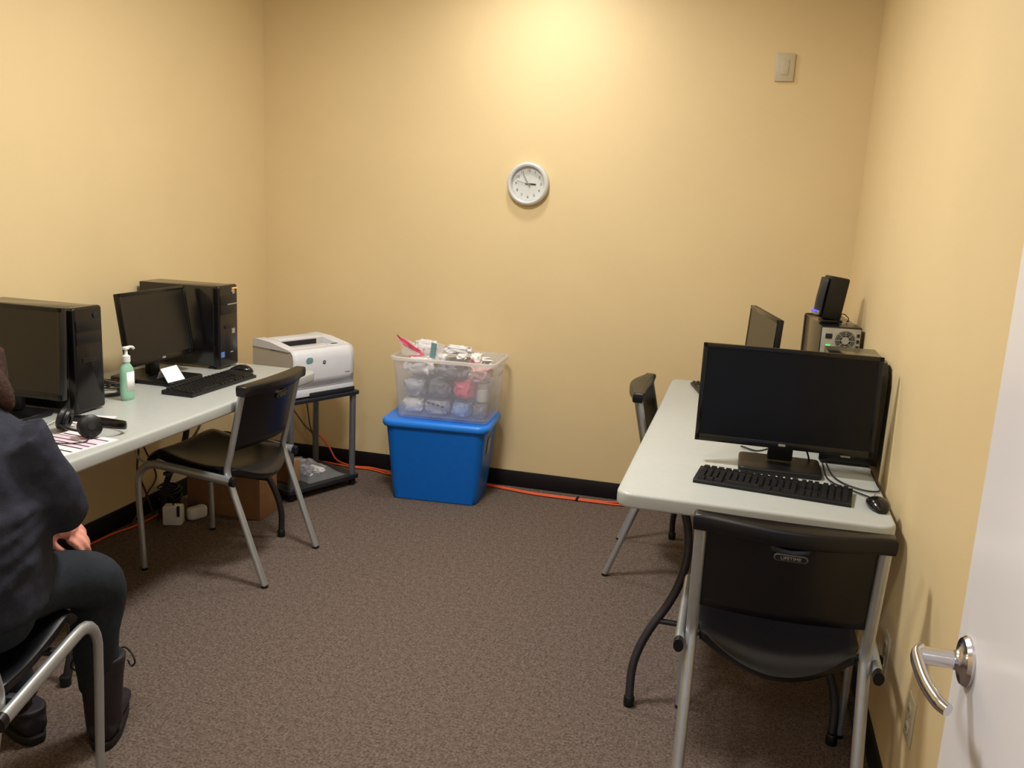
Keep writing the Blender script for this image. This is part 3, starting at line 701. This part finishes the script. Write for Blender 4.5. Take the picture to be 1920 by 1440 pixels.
# bag and carton on the lower shelf
def crumple(bm, c, s, seed, amp=.25, sub=4, freq=2.2):
    r = bmesh.ops.create_icosphere(bm, subdivisions=sub, radius=1.)
    off = Vector((seed*3.7, seed*1.3, seed*2.1))
    for v in r['verts']:
        p = v.co.normalized()
        q = Vector([math.copysign(abs(k)**.62, k) for k in p])
        q *= 1.0-amp*.5+amp*noise.fractal(p*freq+off, 1.2, 2., 3)
        m_ = max(abs(q.x), abs(q.y), abs(q.z))
        if m_ > 1: q /= m_
        v.co = Vector(c)+Vector((q.x*s[0]/2, q.y*s[1]/2, q.z*s[2]/2))
bx, by = ploc(-.19, .17)
pb = thing('plastic_bag', (bx, by, .0625), prz, 'clear plastic bag of small parts on the lower shelf of the printer stand', 'bag')
bm = NB(); rnd = []
for j in range(13):
    v = j/12; row = []
    for i in range(17):
        u = i/16; x = -.12+.24*u; y = -.14+.28*v
        h = .105*(max(0, math.sin(PI*u))**.5)*(max(0, math.sin(PI*v))**.5)*(1.15-.95*u)
        h *= 1+.55*noise.noise(Vector((x*30, y*30, 1.)))
        row.append(bm.verts.new((x, y, .002+max(0, h))))
    rnd.append(row)
for a, b in zip(rnd, rnd[1:]):
    for i in range(16): bm.faces.new((a[i], a[i+1], b[i+1], b[i]))
obj('film', bm, M['clear_bag'], pb, 25)
bm = NB(); crumple(bm, (-.045, -.01, .030), (.075, .12, .055), 3, .5, 3); obj('grey_lump', bm, M['bag_dark'], pb)
bm = NB(); crumple(bm, (.035, .0, .016), (.06, .13, .030), 5, .5, 3); obj('pale_lump', bm, M['bag_white'], pb)
bx, by = ploc(-.355, .150)
ca = thing('small_carton', (bx, by, .0625), prz+.05, 'small tan carton standing beside the plastic bag on the lower shelf', 'carton')
boxo('carton_body', (0, 0, .060), (.075, .10, .118), M['cardboard'], ca, .002)
boxo('flap', (-.045, 0, .118), (.05, .098, .003), M['cardboard'], ca, 0., Ry(.5))

# ------------------------------------------------------------------ under the left table
cb = thing('cardboard_box', (-2.285, 3.603, 0), 0, 'brown cardboard box on the carpet under the left table', 'box')
bm = NB(); w_, d_, h_, t_ = .39, .160, .25, .005
box(bm, (0, 0, h_/2), (w_, d_, h_), None, .002); obj('carton_body', bm, M['cardboard'], cb)
boxo('flap', (0, -.03, h_+.003), (w_, .06, .004), M['cardboard'], cb); boxo('flap', (0, .034, h_+.003), (w_, .055, .004), M['cardboard'], cb)
boxo('tape', (0, 0.002, h_+.006), (w_+.004, .03, .0012), M['plate'], cb)
ad = thing('power_adapter', (-2.43, 3.345, 0), .35, 'squarish white power adapter on the carpet under the left table', 'adapter')
boxo('body', (0, 0, .045), (.085, .06, .09), M['white_plastic'], ad, .008)
boxo('clip', (.03, -.03, .07), (.012, .012, .05), M['black'], ad, .002)
tubeo('cord', [(.0, 0, .088), (.0, .0, .12), (-.03, .012, .125), (-.06, .014, .07), (-.075, .01, .008)], .004, M['cable'], ad, 6)
ad2 = thing('plug_strip', (-2.375, 3.445, 0), 1.2, 'rounded white plug block beside the white adapter under the left table', 'adapter')
bm = NB(); slab(bm, .10, .055, 0, .058, .026, .015, 8); obj('body', bm, M['white_plastic'], ad2)
uc = thing('cable_coil', (-2.535, 3.495, 0), 0, 'heap of black and pale cables by the wall under the left table', 'cables')
for k in range(7):
    a0 = k*.9; r = .035+.006*(k % 3)
    P = [(-.02+r*math.cos(a0+t*.55)*1.1, .0+(r*1.25)*math.sin(a0+t*.55), .008+.016*k+.003*t) for t in range(12)]
    tubeo('wire', P, .0045, M['cable'], uc, 3, 8)
dn = thing('hanging_cables', (-2.585, 3.335, 0), 0, 'brown cables hanging down the wall behind the left table', 'cables')
tubeo('wire', [(-.004, -.03, .684), (0, -.035, .50), (.004, -.02, .36), (.0, -.028, .25), (.008, .01, .14), (.014, .05, .02)], .0048, M['cable_brown'], dn, 6)
tubeo('wire', [(-.012, -.02, .684), (-.006, -.0, .42), (.01, .02, .33), (.016, .06, .25), (.015, .08, .18), (.004, .03, .12), (.012, -.05, .05), (.012, -.1, .012)], .0042, M['cable_brown'], dn, 6)
pw2 = thing('pale_cable', (-2.32, 3.20, 0), 0, 'pale cable drooping in a loop under the left table', 'cable')
tubeo('wire', [(-.12, .12, .684), (-.13, .05, .52), (-.14, -.06, .42), (-.06, -.10, .37), (.02, -.02, .40), (.07, .05, .46), (.09, .10, .56), (.08, .09, .684)], .0055, M['cable_white'], pw2, 7)
pc = thing('brown_cable', (-2.345, 4.487, 0), 0, 'thin brown cable hanging on the back wall behind the printer stand', 'cable')
tubeo('wire', [(-.03, 0, .50), (-.02, .004, .40), (-.005, .006, .30), (.01, .004, .21), (.03, .004, .15), (.04, -.01, .05), (.06, -.03, .008)], .004, M['cable_brown'], pc, 6)
tubeo('wire', [(-.13, .004, .33), (-.08, .006, .27), (-.03, .006, .21), (.02, .004, .17), (.035, .003, .145)], .0038, M['cable_brown'], pc, 6)

# orange extension cords
oc = thing('extension_cord', (-1.0, 4.43, 0), 0, 'orange extension cord doubled along the back wall on the carpet', 'cord')
for pts in ([(-1.29, .063, .17), (-1.24, .057, .13), (-1.20, .051, .085), (-1.15, .038, .028), (-1.05, .035, .007), (-.95, .046, .007), (-.86, .025, .007), (-.79, -.0, .007), (-.70, .040, .007), (-.45, .046, .007), (-.25, .026, .007), (-.1, .0, .007), (.03, -.02, .007), (.26, -.018, .007), (.42, -.01, .007), (.52, .016, .007), (.62, .01, .007), (.72, -.005, .007), (.85, .02, .007), (1.0, .03, .007), (1.25, .03, .007)],
            [(-1.35, .046, .007), (-1.2, .036, .0075), (-1.05, .012, .007), (-.95, .018, .007), (-.88, .002, .007), (-.80, -.022, .007), (-.70, .02, .007), (-.45, .022, .007), (-.2, .0, .007), (.03, -.038, .007), (.26, -.038, .007), (.45, -.034, .007), (.56, -.022, .007), (.72, -.022, .007), (.9, -.005, .007), (1.2, .0, .007)]):
    tubeo('strand', pts, .0050, M['orange'], oc, 6, 8)
tubeo('tie', [(.268, .0, .007), (.268, -.045, .007)], .008, M['black'], oc)
ol = thing('extension_cord', (-2.575, 3.1, 0), 0, 'orange extension cord along the left wall under the left table', 'cord')
tubeo('strand', [(-.022, -.9, .007), (-.02, -.5, .007), (-.014, -.06, .007), (-.006, .04, .007), (.016, .13, .007), (.022, .17, .008), (.024, .25, .007), (.018, .32, .007)], .0050, M['orange'], ol, 6, 8)

# ------------------------------------------------------------------ blue tote and clear bin
trz = .085
tb = thing('storage_tote', (-1.441, 4.243, 0), trz, 'blue plastic tote with a bright blue lid standing by the back wall', 'tote')
bm = NB(); rings = []
for z, w, d, r in ((0, .436, .300, .03), (.004, .448, .312, .04), (.05, .456, .318, .045), (.36, .514, .362, .05), (.385, .520, .366, .05), (.386, .530, .372, .052), (.396, .530, .372, .052)):
    rings.append([(x, y, z) for x, y in rrect(w, d, r, 8)])
loft(bm, rings); tubm = obj('tub', bm, M['tote'], tb, 45)
bm = NB(); rings = []
for z, w, d, r in ((.388, .546, .384, .055), (.398, .560, .396, .060), (.412, .562, .398, .060), (.424, .552, .388, .056), (.428, .538, .374, .052), (.425, .524, .360, .050), (.4235, .516, .352, .050)):
    rings.append([(x, y, z) for x, y in rrect(w, d, r, 8)])
loft(bm, rings); obj('lid', bm, M['lid'], tb, 60)
boxo('sticker', (.2535, -.02, .29), (.002, .07, .085), M['label_grey'], tubm, 0., Ry(.09))
bn = thing('storage_bin', (-1.414, 4.256, .4288), trz-.03, 'cloudy clear plastic bin full of bags standing on the blue tote', 'bin')
bm = NB(); rings = []
for z, w, d, r in ((0, .464, .284, .03), (.010, .476, .296, .035), (.06, .482, .300, .035), (.29, .528, .334, .04), (.308, .532, .338, .04)):
    rings.append([(x, y, z) for x, y in rrect(w, d, r, 8)])
inn = [[(x, y, z) for x, y in rrect(w, d, r, 8)] for z, w, d, r in ((.308, .526, .332, .038), (.06, .477, .295, .033), (.013, .467, .288, .03))]
loft(bm, rings+inn); obj('tub', bm, M['clear_bin'], bn, 45)
bm = NB()
prof = [(.532, .338), (.550, .356), (.554, .360), (.554, .360), (.548, .354), (.528, .334)]
zz = [.302, .302, .298, .312, .315, .315]
R_ = loft(bm, [[(x, y, z) for x, y in rrect(w, d, .045, 8)] for (w, d), z in zip(prof, zz)], False, False)
n8 = len(R_[0])
for k in range(n8): bm.faces.new((R_[-1][k], R_[-1][(k+1) % n8], R_[0][(k+1) % n8], R_[0][k]))
obj('rim', bm, M['clear_rim'], bn, 45)
boxo('handle', (.268, 0, .245), (.006, .09, .022), M['clear_rim'], bn, .002)

c_, s_ = math.cos(trz-.03), math.sin(trz-.03)
def inb(x, y, z): return (-1.414+x*c_-y*s_, 4.256+x*s_+y*c_, .4288+z)
def bag(name, c, s, m, label, seed, rz=0., amp=.22, extra=None, cat='bag'):
    o = thing(name, inb(c[0], c[1], c[2]-s[2]/2), trz-.03+rz, label, cat, 'bags packed in the clear bin')
    bm = NB(); crumple(bm, (0, 0, s[2]/2), s, seed, amp); obj('film', bm, m, o, 80)
    if extra: extra(o)
    return o
z0 = .0145
def dark_print(o):
    for k in range(4): boxo('print', (-.035+.024*k, -.0745, .070-.005*k), (.018, .004, .010), M['ink'], o, 0., Ry(.15))
bag('plastic_bag', (-.165, -.065, z0+.045), (.115, .140, .088), M['bag_white'], 'white bag in the lower left front of the clear bin', 1)
bag('plastic_bag', (-.035, -.065, z0+.045), (.135, .150, .088), M['bag_grey'], 'grey printed bag at the lower front middle of the clear bin', 2, extra=dark_print)
bag('plastic_bag', (.090, -.065, z0+.045), (.110, .148, .088), M['bag_blue'], 'pale blue bag at the lower front of the clear bin', 3)
bag('plastic_bag', (.185, -.065, z0+.042), (.070, .140, .080), M['bag_dark'], 'small dark grey bag in the lower right front of the clear bin', 4)
bag('plastic_bag', (-.01, .080, z0+.05), (.400, .115, .10), M['bag_blue'], 'long pale blue bag along the bottom back of the clear bin', 5)
bag('plastic_bag', (-.160, -.070, .155), (.130, .145, .098), M['bag_grey'], 'light grey bag above the white one in the clear bin', 6)
bag('plastic_bag', (-.025, -.070, .155), (.130, .150, .095), M['bag_dark'], 'dark grey bag in the middle of the clear bin', 7)
bag('plastic_bag', (.100, -.072, .158), (.112, .150, .098), M['bag_pink'], 'deep pink bag in the front right half of the clear bin', 8)
wj = thing('white_jar', inb(.190, -.070, .103), 0, 'small white jar standing in the right front corner of the clear bin', 'jar')
bm = NB(); lathe(bm, [(0, 0), (.028, 0), (.030, .004), (.030, .060), (.024, .066), (0, .066)], 28); obj('body', bm, M['white_plastic'], wj)
bm = NB(); lathe(bm, [(0, .0665), (.026, .0665), (.026, .090), (.024, .093), (0, .093)], 28); obj('lid', bm, M['white_plastic'], wj)
bag('plastic_bag', (-.01, .080, .175), (.420, .125, .11), M['bag_grey'], 'long light grey bag in the upper back of the clear bin', 10)
bag('plastic_bag', (-.140, -.045, .262), (.185, .190, .098), M['bag_clear'], 'clear glossy bag heaped at the upper left of the clear bin', 11, amp=.34)
bag('plastic_bag', (.035, -.060, .250), (.150, .180, .078), M['bag_dark'], 'grey crumpled bag under the rim at the middle of the clear bin', 12, amp=.34)
bag('plastic_bag', (.178, -.060, .250), (.118, .180, .080), M['bag_pale_pink'], 'pale pink bag at the upper right of the clear bin', 13, amp=.34)
bag('plastic_bag', (-.01, .105, .270), (.44, .080, .070), M['bag_white'], 'long white bag along the upper back of the clear bin', 14, amp=.34)
# bags standing up above the rim
zb = thing('ziplock_bag', inb(-.195, -.085, .308), trz-.1, 'clear ziplock bag with a red seal sticking up at the left of the clear bin', 'bag', 'bags packed in the clear bin')
def sheet(name, o, pts, m, th=.004, seed=0):
    (a, b, c, d) = [Vector(p) for p in pts]; bm = NB(); G = []
    for j in range(9):
        row = []
        for i in range(9):
            u, v = i/8, j/8; p = a*(1-u)*(1-v)+b*u*(1-v)+c*u*v+d*(1-u)*v
            row.append(bm.verts.new(p+Vector((0, .012*noise.noise(p*20+Vector((seed, 0, 0))), 0))))
        G.append(row)
    for r0, r1 in zip(G, G[1:]):
        for i in range(8): bm.faces.new((r0[i], r0[i+1], r1[i+1], r1[i]))
    q = obj(name, bm, m, o, 40); so = q.modifiers.new('t', 'SOLIDIFY'); so.thickness = th; so.offset = 0
    return q
sheet('film', zb, [(-.045, 0, .0), (.075, .0, .0), (.060, .03, .050), (-.072, .02, .095)], M['clear_bag'], .003, 3)
tubeo('seal', [(-.078, .016, .100), (-.045, .010, .066), (-.01, .008, .046), (.04, .012, .028), (.075, .004, .016)], .0058, M['bag_pink'], zb, 5, ref=(0, 1, 0), r2=.0025)
sheet('red_panel', zb, [(-.035, .004, .052), (.072, -.002, .012), (.06, -.002, .034), (-.076, .012, .104)], M['bag_pink'], .003, 9)
tubeo('seal', [(.075, .0, .012), (.04, -.004, .004), (.0, -.004, -.0)], .0045, M['bag_pink'], zb, 5)
zc = thing('ziplock_bag', inb(-.075, -.075, .308), trz-.2, 'clear bag with a blue grey seal standing over the rim of the clear bin', 'bag', 'bags packed in the clear bin')
sheet('film', zc, [(-.055, 0, .0), (.05, .0, .0), (.055, .03, .068), (-.05, .02, .078)], M['clear_bag'], .003, 5)
bm = NB(); box(bm, (.004, -.004, .036), (.030, .004, .078), Ry(.12)); obj('seal', bm, M['teal_mark'], zc)
for k, (x, y, w, h, m, lb) in enumerate(((-.150, .060, .15, .062, 'bag_clear', 'clear glossy bag peeking over the rim at the back left of the clear bin'),
        (.030, .030, .16, .050, 'bag_clear', 'clear crinkled bag peeking over the rim in the middle of the clear bin'),
        (.085, -.095, .055, .030, 'bag_white', 'small white wrapper on the rim line of the clear bin'))):
    bag('plastic_bag', (x, y, .315+h/2), (w, .075, h), M[m], lb, 21+k, amp=.34)
def red_tip(o): boxo('print', (-.012, -.02, .012), (.02, .012, .018), M['bag_pink'], o, .003)
bag('plastic_bag', (.150, -.060, .292+.028), (.060, .070, .054), M['bag_white'], 'little white and red bag poking up at the right of the clear bin', 31, amp=.34, extra=red_tip)

# ------------------------------------------------------------------ seated person
PO = Vector((-1.602, 1.150, 0)); pa = .2486
pe = thing('person', PO, pa, 'seated person in dark jacket, trousers and laced boots, cut off by the left edge', 'person')
def ell(c, rx, ry, n=20, tilt=0.):
    return [(c[0]+rx*math.cos(2*PI*k/n), c[1]+ry*math.sin(2*PI*k/n)*math.cos(tilt), c[2]+ry*math.sin(2*PI*k/n)*math.sin(tilt)) for k in range(n)]
def rem(o, vox, smooth_it=6):
    r = o.modifiers.new('r', 'REMESH'); r.mode = 'VOXEL'; r.voxel_size = vox; r.use_smooth_shade = True
    if smooth_it:
        s = o.modifiers.new('s', 'SMOOTH'); s.factor = .5; s.iterations = smooth_it
    return o
def limb(bm, pts, rs, n=5, seg=14):
    P = smooth_path(pts, n); N = len(P); R = []
    for i in range(N):
        t = i/(N-1)*(len(rs)-1); k = min(int(t), len(rs)-2); f = t-k; R.append(rs[k]*(1-f)+rs[k+1]*f)
    tube(bm, P, R, seg)
SH_R, EL_R, WR_R = (.178, .385, .970), (.222, .468, .775), (.100, .590, .688)
SH_L, EL_L, WR_L = (-.185, .375, .965), (-.235, .490, .735), (-.070, .585, .665)
# body (skin): torso core, neck, head, arms and hands, legs, one surface
bm = NB()
loft(bm, [ell((0, .33, .54), .13, .09), ell((0, .34, .62), .125, .09), ell((0, .345, .75), .12, .085), ell((0, .36, .90), .135, .085), ell((0, .39, .99), .12, .07), ell((0, .41, 1.03), .06, .055)])
limb(bm, [(0, .41, 1.01), (0, .44, 1.06), (-.04, .46, 1.07)], [.055, .05, .05])
hc = Vector((-.038, .505, 1.112))
hm = Matrix.Translation(hc) @ Matrix.Rotation(-.45, 4, 'X')
r = bmesh.ops.create_icosphere(bm, subdivisions=4, radius=1.)
for v in r['verts']:
    p = v.co.copy(); q = Vector((p.x*.074, p.y*.092, p.z*.112))
    if p.z < 0: q.x *= 1+.22*p.z; q.y *= 1+.10*p.z
    if p.y > .2 and p.z < 0: q.y += .008
    if p.y > .6 and abs(p.z-.12) < .15 and abs(abs(p.x)-.38) < .16: q.y -= .010        # eye sockets
    v.co = hm @ q
def hp(x, y, z): return tuple(hm @ Vector((x, y, z)))
limb(bm, [hp(0, .088, .018), hp(0, .104, -.018), hp(0, .098, -.030)], [.007, .013, .009], 3, 10)   # nose
for s in (-1, 1):
    limb(bm, [hp(s*.072, -.002, .016), hp(s*.080, -.008, .004), hp(s*.076, -.004, -.022)], [.008, .014, .007], 3, 8)  # ears
limb(bm, [hp(-.022, .090, -.054), hp(0, .096, -.054), hp(.022, .090, -.054)], [.004, .008, .004], 3, 8)  # lips
for SH, EL, WR in ((SH_R, EL_R, WR_R), (SH_L, EL_L, WR_L)): limb(bm, [SH, EL, WR], [.045, .036, .026])
def hand_at(bm, wr, dirv, palm_n, side, s=1.0):
    """palm plus four bent fingers of unequal length and a thumb leaving the side of the palm"""
    w = Vector(wr); d = Vector(dirv).normalized(); n = Vector(palm_n); n = (n-d*n.dot(d)).normalized(); a = d.cross(n)*side
    P = lambda x, y, z: tuple(w+a*x*s+d*y*s+n*z*s)
    limb(bm, [P(0, -.012, 0), P(.0, .02, 0), P(.002, .055, 0), P(.002, .082, .002)], [.024, .025, .028, .022], 4, 14)
    limb(bm, [P(-.026, .040, .002), P(0, .062, .0), P(.026, .05, .0)], [.014, .016, .014], 4, 10)
    tips = []
    for k, (x, l) in enumerate(((-.030, .066), (-.010, .076), (.010, .071), (.029, .056))):
        b = .078-.004*abs(k-1)
        pts = [P(x*.85, b, 0), P(x, b+l*.36, -.006), P(x*1.02, b+l*.68, -.022), P(x*.98, b+l*.86, -.042)]
        limb(bm, pts, [.0098, .0092, .0085, .0070], 4, 10); tips.append(pts[-1])
    limb(bm, [P(-.024, .018, -.004), P(-.044, .042, -.012), P(-.048, .068, -.022), P(-.040, .090, -.032)], [.013, .0115, .010, .008], 4, 10)
    return tips
HD = Vector((.52, .26, -.36))
hand_at(bm, WR_R, HD, (.62, -.25, .62), -1, 1.0)
hand_at(bm, WR_L, (.75, .25, -.55), (.2, .5, .8), 1, .98)
for s, kn, an in ((1, (.188, .662, .520), (.172, .700, .11)), (-1, (-.12, .66, .535), (-.055, .69, .11))):
    limb(bm, [(s*.09, .33, .60), tuple(Vector(kn)+Vector((0, -.05, 0))), tuple(Vector(kn)+Vector((0, .005, -.05))), an], [.06, .05, .045, .034])
rem(obj('body', bm, M['skin'], pe, 60), .0055, 2)
# pale nail on the right hand
# hair: cap with long back and sides
bm = NB(); r = bmesh.ops.create_icosphere(bm, subdivisions=4, radius=1.)
for v in r['verts']:
    p = v.co.copy(); q = Vector((p.x*.094, p.y*.108-.012, p.z*.128+.006))
    if p.y > .25 and p.z < .55: q.y = min(q.y, .055)
    q *= 1+.05*noise.noise(p*6)
    v.co = hm @ q
for k in range(9):
    a = -2.6+k*.65
    limb(bm, [hp(.085*math.cos(a-PI/2+.9), -.05+.05*math.sin(a), -.02), hp(.10*math.cos(a-PI/2+.9), -.075+.045*math.sin(a), -.10), hp(.085*math.cos(a-PI/2+.9), -.09+.04*math.sin(a), -.16)], [.035, .032, .016], 4, 8)
for s in (-1, 1): limb(bm, [hp(s*.08, .0, .03), hp(s*.098, .01, -.05), hp(s*.10, .02, -.12), hp(s*.085, .03, -.16)], [.03, .033, .026, .012], 4, 8)
limb(bm, [hp(.082, -.03, -.03), (.082, .455, 1.075), (.108, .450, 1.038), (.122, .446, 1.008)], [.03, .03, .024, .010], 4, 8)
rem(obj('hair', bm, M['hair'], pe, 60), .008, 3)
# jacket
bm = NB()
def sell(c, rx, ry, n=28, p=.78):
    f = lambda q: math.copysign(abs(q)**p, q)
    return [(c[0]+rx*f(math.cos(2*PI*k/n)), c[1]+ry*f(math.sin(2*PI*k/n)), c[2]) for k in range(n)]
loft(bm, [sell((0, .345, .556), .205, .160), sell((0, .345, .562), .216, .170), sell((0, .345, .62), .218, .174), sell((.0, .350, .72), .220, .174), sell((0, .362, .82), .216, .162), sell((0, .378, .92), .200, .136), sell((0, .395, .985), .160, .105), sell((0, .412, 1.025), .085, .078), sell((0, .42, 1.045), .07, .064)])
for s, SH, EL, WR in ((1, SH_R, EL_R, WR_R), (-1, SH_L, EL_L, WR_L)):
    sh = (SH[0]-.02*s, SH[1], SH[2]-.005)
    mid = tuple((Vector(SH)+Vector(EL))/2+Vector((-.004*s, -.004, 0)))
    wr = Vector(WR)+(Vector(EL)-Vector(WR)).normalized()*.012
    limb(bm, [sh, mid, EL, tuple((Vector(EL)+wr)/2), tuple(wr)], [.074, .064, .054, .047, .040], 6, 16)
# folds on the back and sleeve
for k, (z, a0, a1, dz) in enumerate(((.83, -1.5, .55, -.05), (.765, -1.4, .35, .0), (.725, -1.2, .5, .02), (.66, -1.3, .3, .03))):
    P = []
    for i in range(11):
        a = a0+(a1-a0)*i/10; cy = .335+(z-.5)*.09
        f = lambda q: math.copysign(abs(q)**.78, q)
        P.append((.207*f(math.cos(a)), cy+.168*f(math.sin(a)), z+dz*i/10-.02*math.sin(i*.6)))
    limb(bm, P, [.006, .022, .026, .022, .006], 3, 8)
jk = rem(obj('jacket', bm, M['fabric_dark'], pe, 60), .009, 3)
tx = bpy.data.textures.new('cloth_folds', 'CLOUDS'); tx.noise_scale = .09
dm = jk.modifiers.new('d', 'DISPLACE'); dm.texture = tx; dm.strength = .020; dm.mid_level = .5
# trousers
bm = NB()
loft(bm, [ell((0, .33, .490), .18, .12), ell((0, .335, .53), .203, .15), ell((0, .34, .60), .198, .150), ell((0, .345, .66), .17, .12)])
for s, hip, kn, an in ((1, (.098, .33, .584), (.186, .672, .518), (.170, .698, .16)), (-1, (-.098, .33, .584), (-.12, .665, .535), (-.055, .69, .12))):
    md = tuple((Vector(hip)+Vector(kn))/2+Vector((0, 0, .008)))
    mc = tuple((Vector(kn)+Vector(an))/2+Vector((0, -.012, 0)))
    ku = tuple(Vector(kn)+Vector((0, -.06, .005))); kd = tuple(Vector(kn)+Vector((0, .012, -.06)))
    limb(bm, [hip, md, ku, kd, mc, an], [.090, .076, .074, .073, .062, .052], 7, 18)
trs = rem(obj('trousers', bm, M['fabric_trouser'], pe, 60), .011, 5)
dm = trs.modifiers.new('d', 'DISPLACE'); dm.texture = tx; dm.strength = .009; dm.mid_level = .5
# boots
def boot(c, yaw, shaft):
    Mb = Matrix.Translation(c) @ Matrix.Rotation(yaw, 4, 'Z')
    bm = NB()
    rings = []
    for y, w, h in ((-.075, .030, .050), (-.06, .037, .065), (-.02, .040, .075), (.03, .042, .072), (.08, .046, .055), (.125, .046, .045), (.155, .040, .036), (.172, .024, .026)):
        rings.append([(w*math.cos(2*PI*k/16), y, .022+h/2+(h/2)*math.sin(2*PI*k/16)) for k in range(16)])
    loft(bm, rings)
    if shaft: limb(bm, [(0, -.025, .05), (0, -.030, .12), (.0, -.030, .20), (0, -.026, .262)], [.048, .050, .056, .064], 5, 18)
    else: limb(bm, [(0, -.025, .05), (0, -.03, .10)], [.045, .046], 4, 16)
    bmesh.ops.transform(bm, matrix=Mb, verts=bm.verts[:]); b = rem(obj('boot', bm, M['boot'], pe, 60), .006, 3)
    bm = NB(); loft(bm, [[(x*w, y*l+.045, z) for x, y in rrect(1, 1, .38, 6)] for z, w, l in ((.0, .080, .25), (.004, .084, .256), (.022, .086, .258), (.026, .082, .252))])
    bmesh.ops.transform(bm, matrix=Mb, verts=bm.verts[:]); obj('sole', bm, M['sole'], b)
    if shaft:
        bm = NB()
        for k in range(6):
            z = .10+.028*k; yf = .018+.004*k
            tube(bm, [(-.03, yf-.012, z), (0, yf+.016, z+.008), (.03, yf-.012, z)], .003, 6)
        for s in (-1, 1):
            tube(bm, smooth_path([(s*.02, .045, .236), (s*.05, .03, .25), (s*.074, .0, .244), (s*.082, -.008, .222), (s*.070, .004, .205), (s*.060, .01, .222)], 5), .0026, 6)
        bmesh.ops.transform(bm, matrix=Mb, verts=bm.verts[:]); obj('laces', bm, M['boot'], b)
    return b
boot((.172, .722, 0), .25, True); boot((-.055, .712, 0), .9, False)

# ------------------------------------------------------------------ light: ceiling downlights of the room, plus an added corridor lamp
def downlight(x, y, w, size, spread, col=(1, .99, .945), z=ZC-.012):
    ld = bpy.data.lights.new('ceiling_light', 'AREA'); ld.shape = 'DISK'; ld.size = size; ld.energy = w; ld.color = col; ld.spread = math.radians(spread)
    o = bpy.data.objects.new('ceiling_light', ld); COL.objects.link(o); o.location = (x, y, z)
    return o
downlight(-1.03, 3.93, 10.5, .22, 180)
downlight(-1.06, 2.62, 46, .40, 180)
downlight(-1.06, 1.05, 16, .40, 180)
downlight(-.15, -.75, 14, .5, 180, (.90, .95, 1), 2.5)  # unseen lamp outside the doorway, added to brighten the open door
W = bpy.data.worlds.new('corridor'); SC.world = W; W.use_nodes = True
W.node_tree.nodes['Background'].inputs[0].default_value = (.74, .86, 1.08, 1); W.node_tree.nodes['Background'].inputs[1].default_value = .4

# ------------------------------------------------------------------ camera
f_, yaw, pitch, roll, h_ = 1650., -.2489, .205, .05, 1.5372
cy, sy, cp, sp_ = math.cos(yaw), math.sin(yaw), math.cos(pitch), math.sin(pitch)
fw = Vector((sy*cp, cy*cp, -sp_)); r0 = Vector((cy, -sy, 0)); u0 = r0.cross(fw)
rt = r0*math.cos(roll)+u0*math.sin(roll); upv = -r0*math.sin(roll)+u0*math.cos(roll)
cam = bpy.data.cameras.new('camera'); co = bpy.data.objects.new('camera', cam); COL.objects.link(co)
cam.sensor_width = 36; cam.lens = 36*f_/1920; cam.clip_start = .02
co.matrix_world = Matrix(((rt.x, upv.x, -fw.x, 0), (rt.y, upv.y, -fw.y, 0), (rt.z, upv.z, -fw.z, h_), (0, 0, 0, 1)))
SC.camera = co
SC.view_settings.view_transform = 'Standard'; SC.view_settings.look = 'None'; SC.view_settings.gamma = 1; SC.view_settings.use_curve_mapping = False
SC.view_settings.exposure = .06
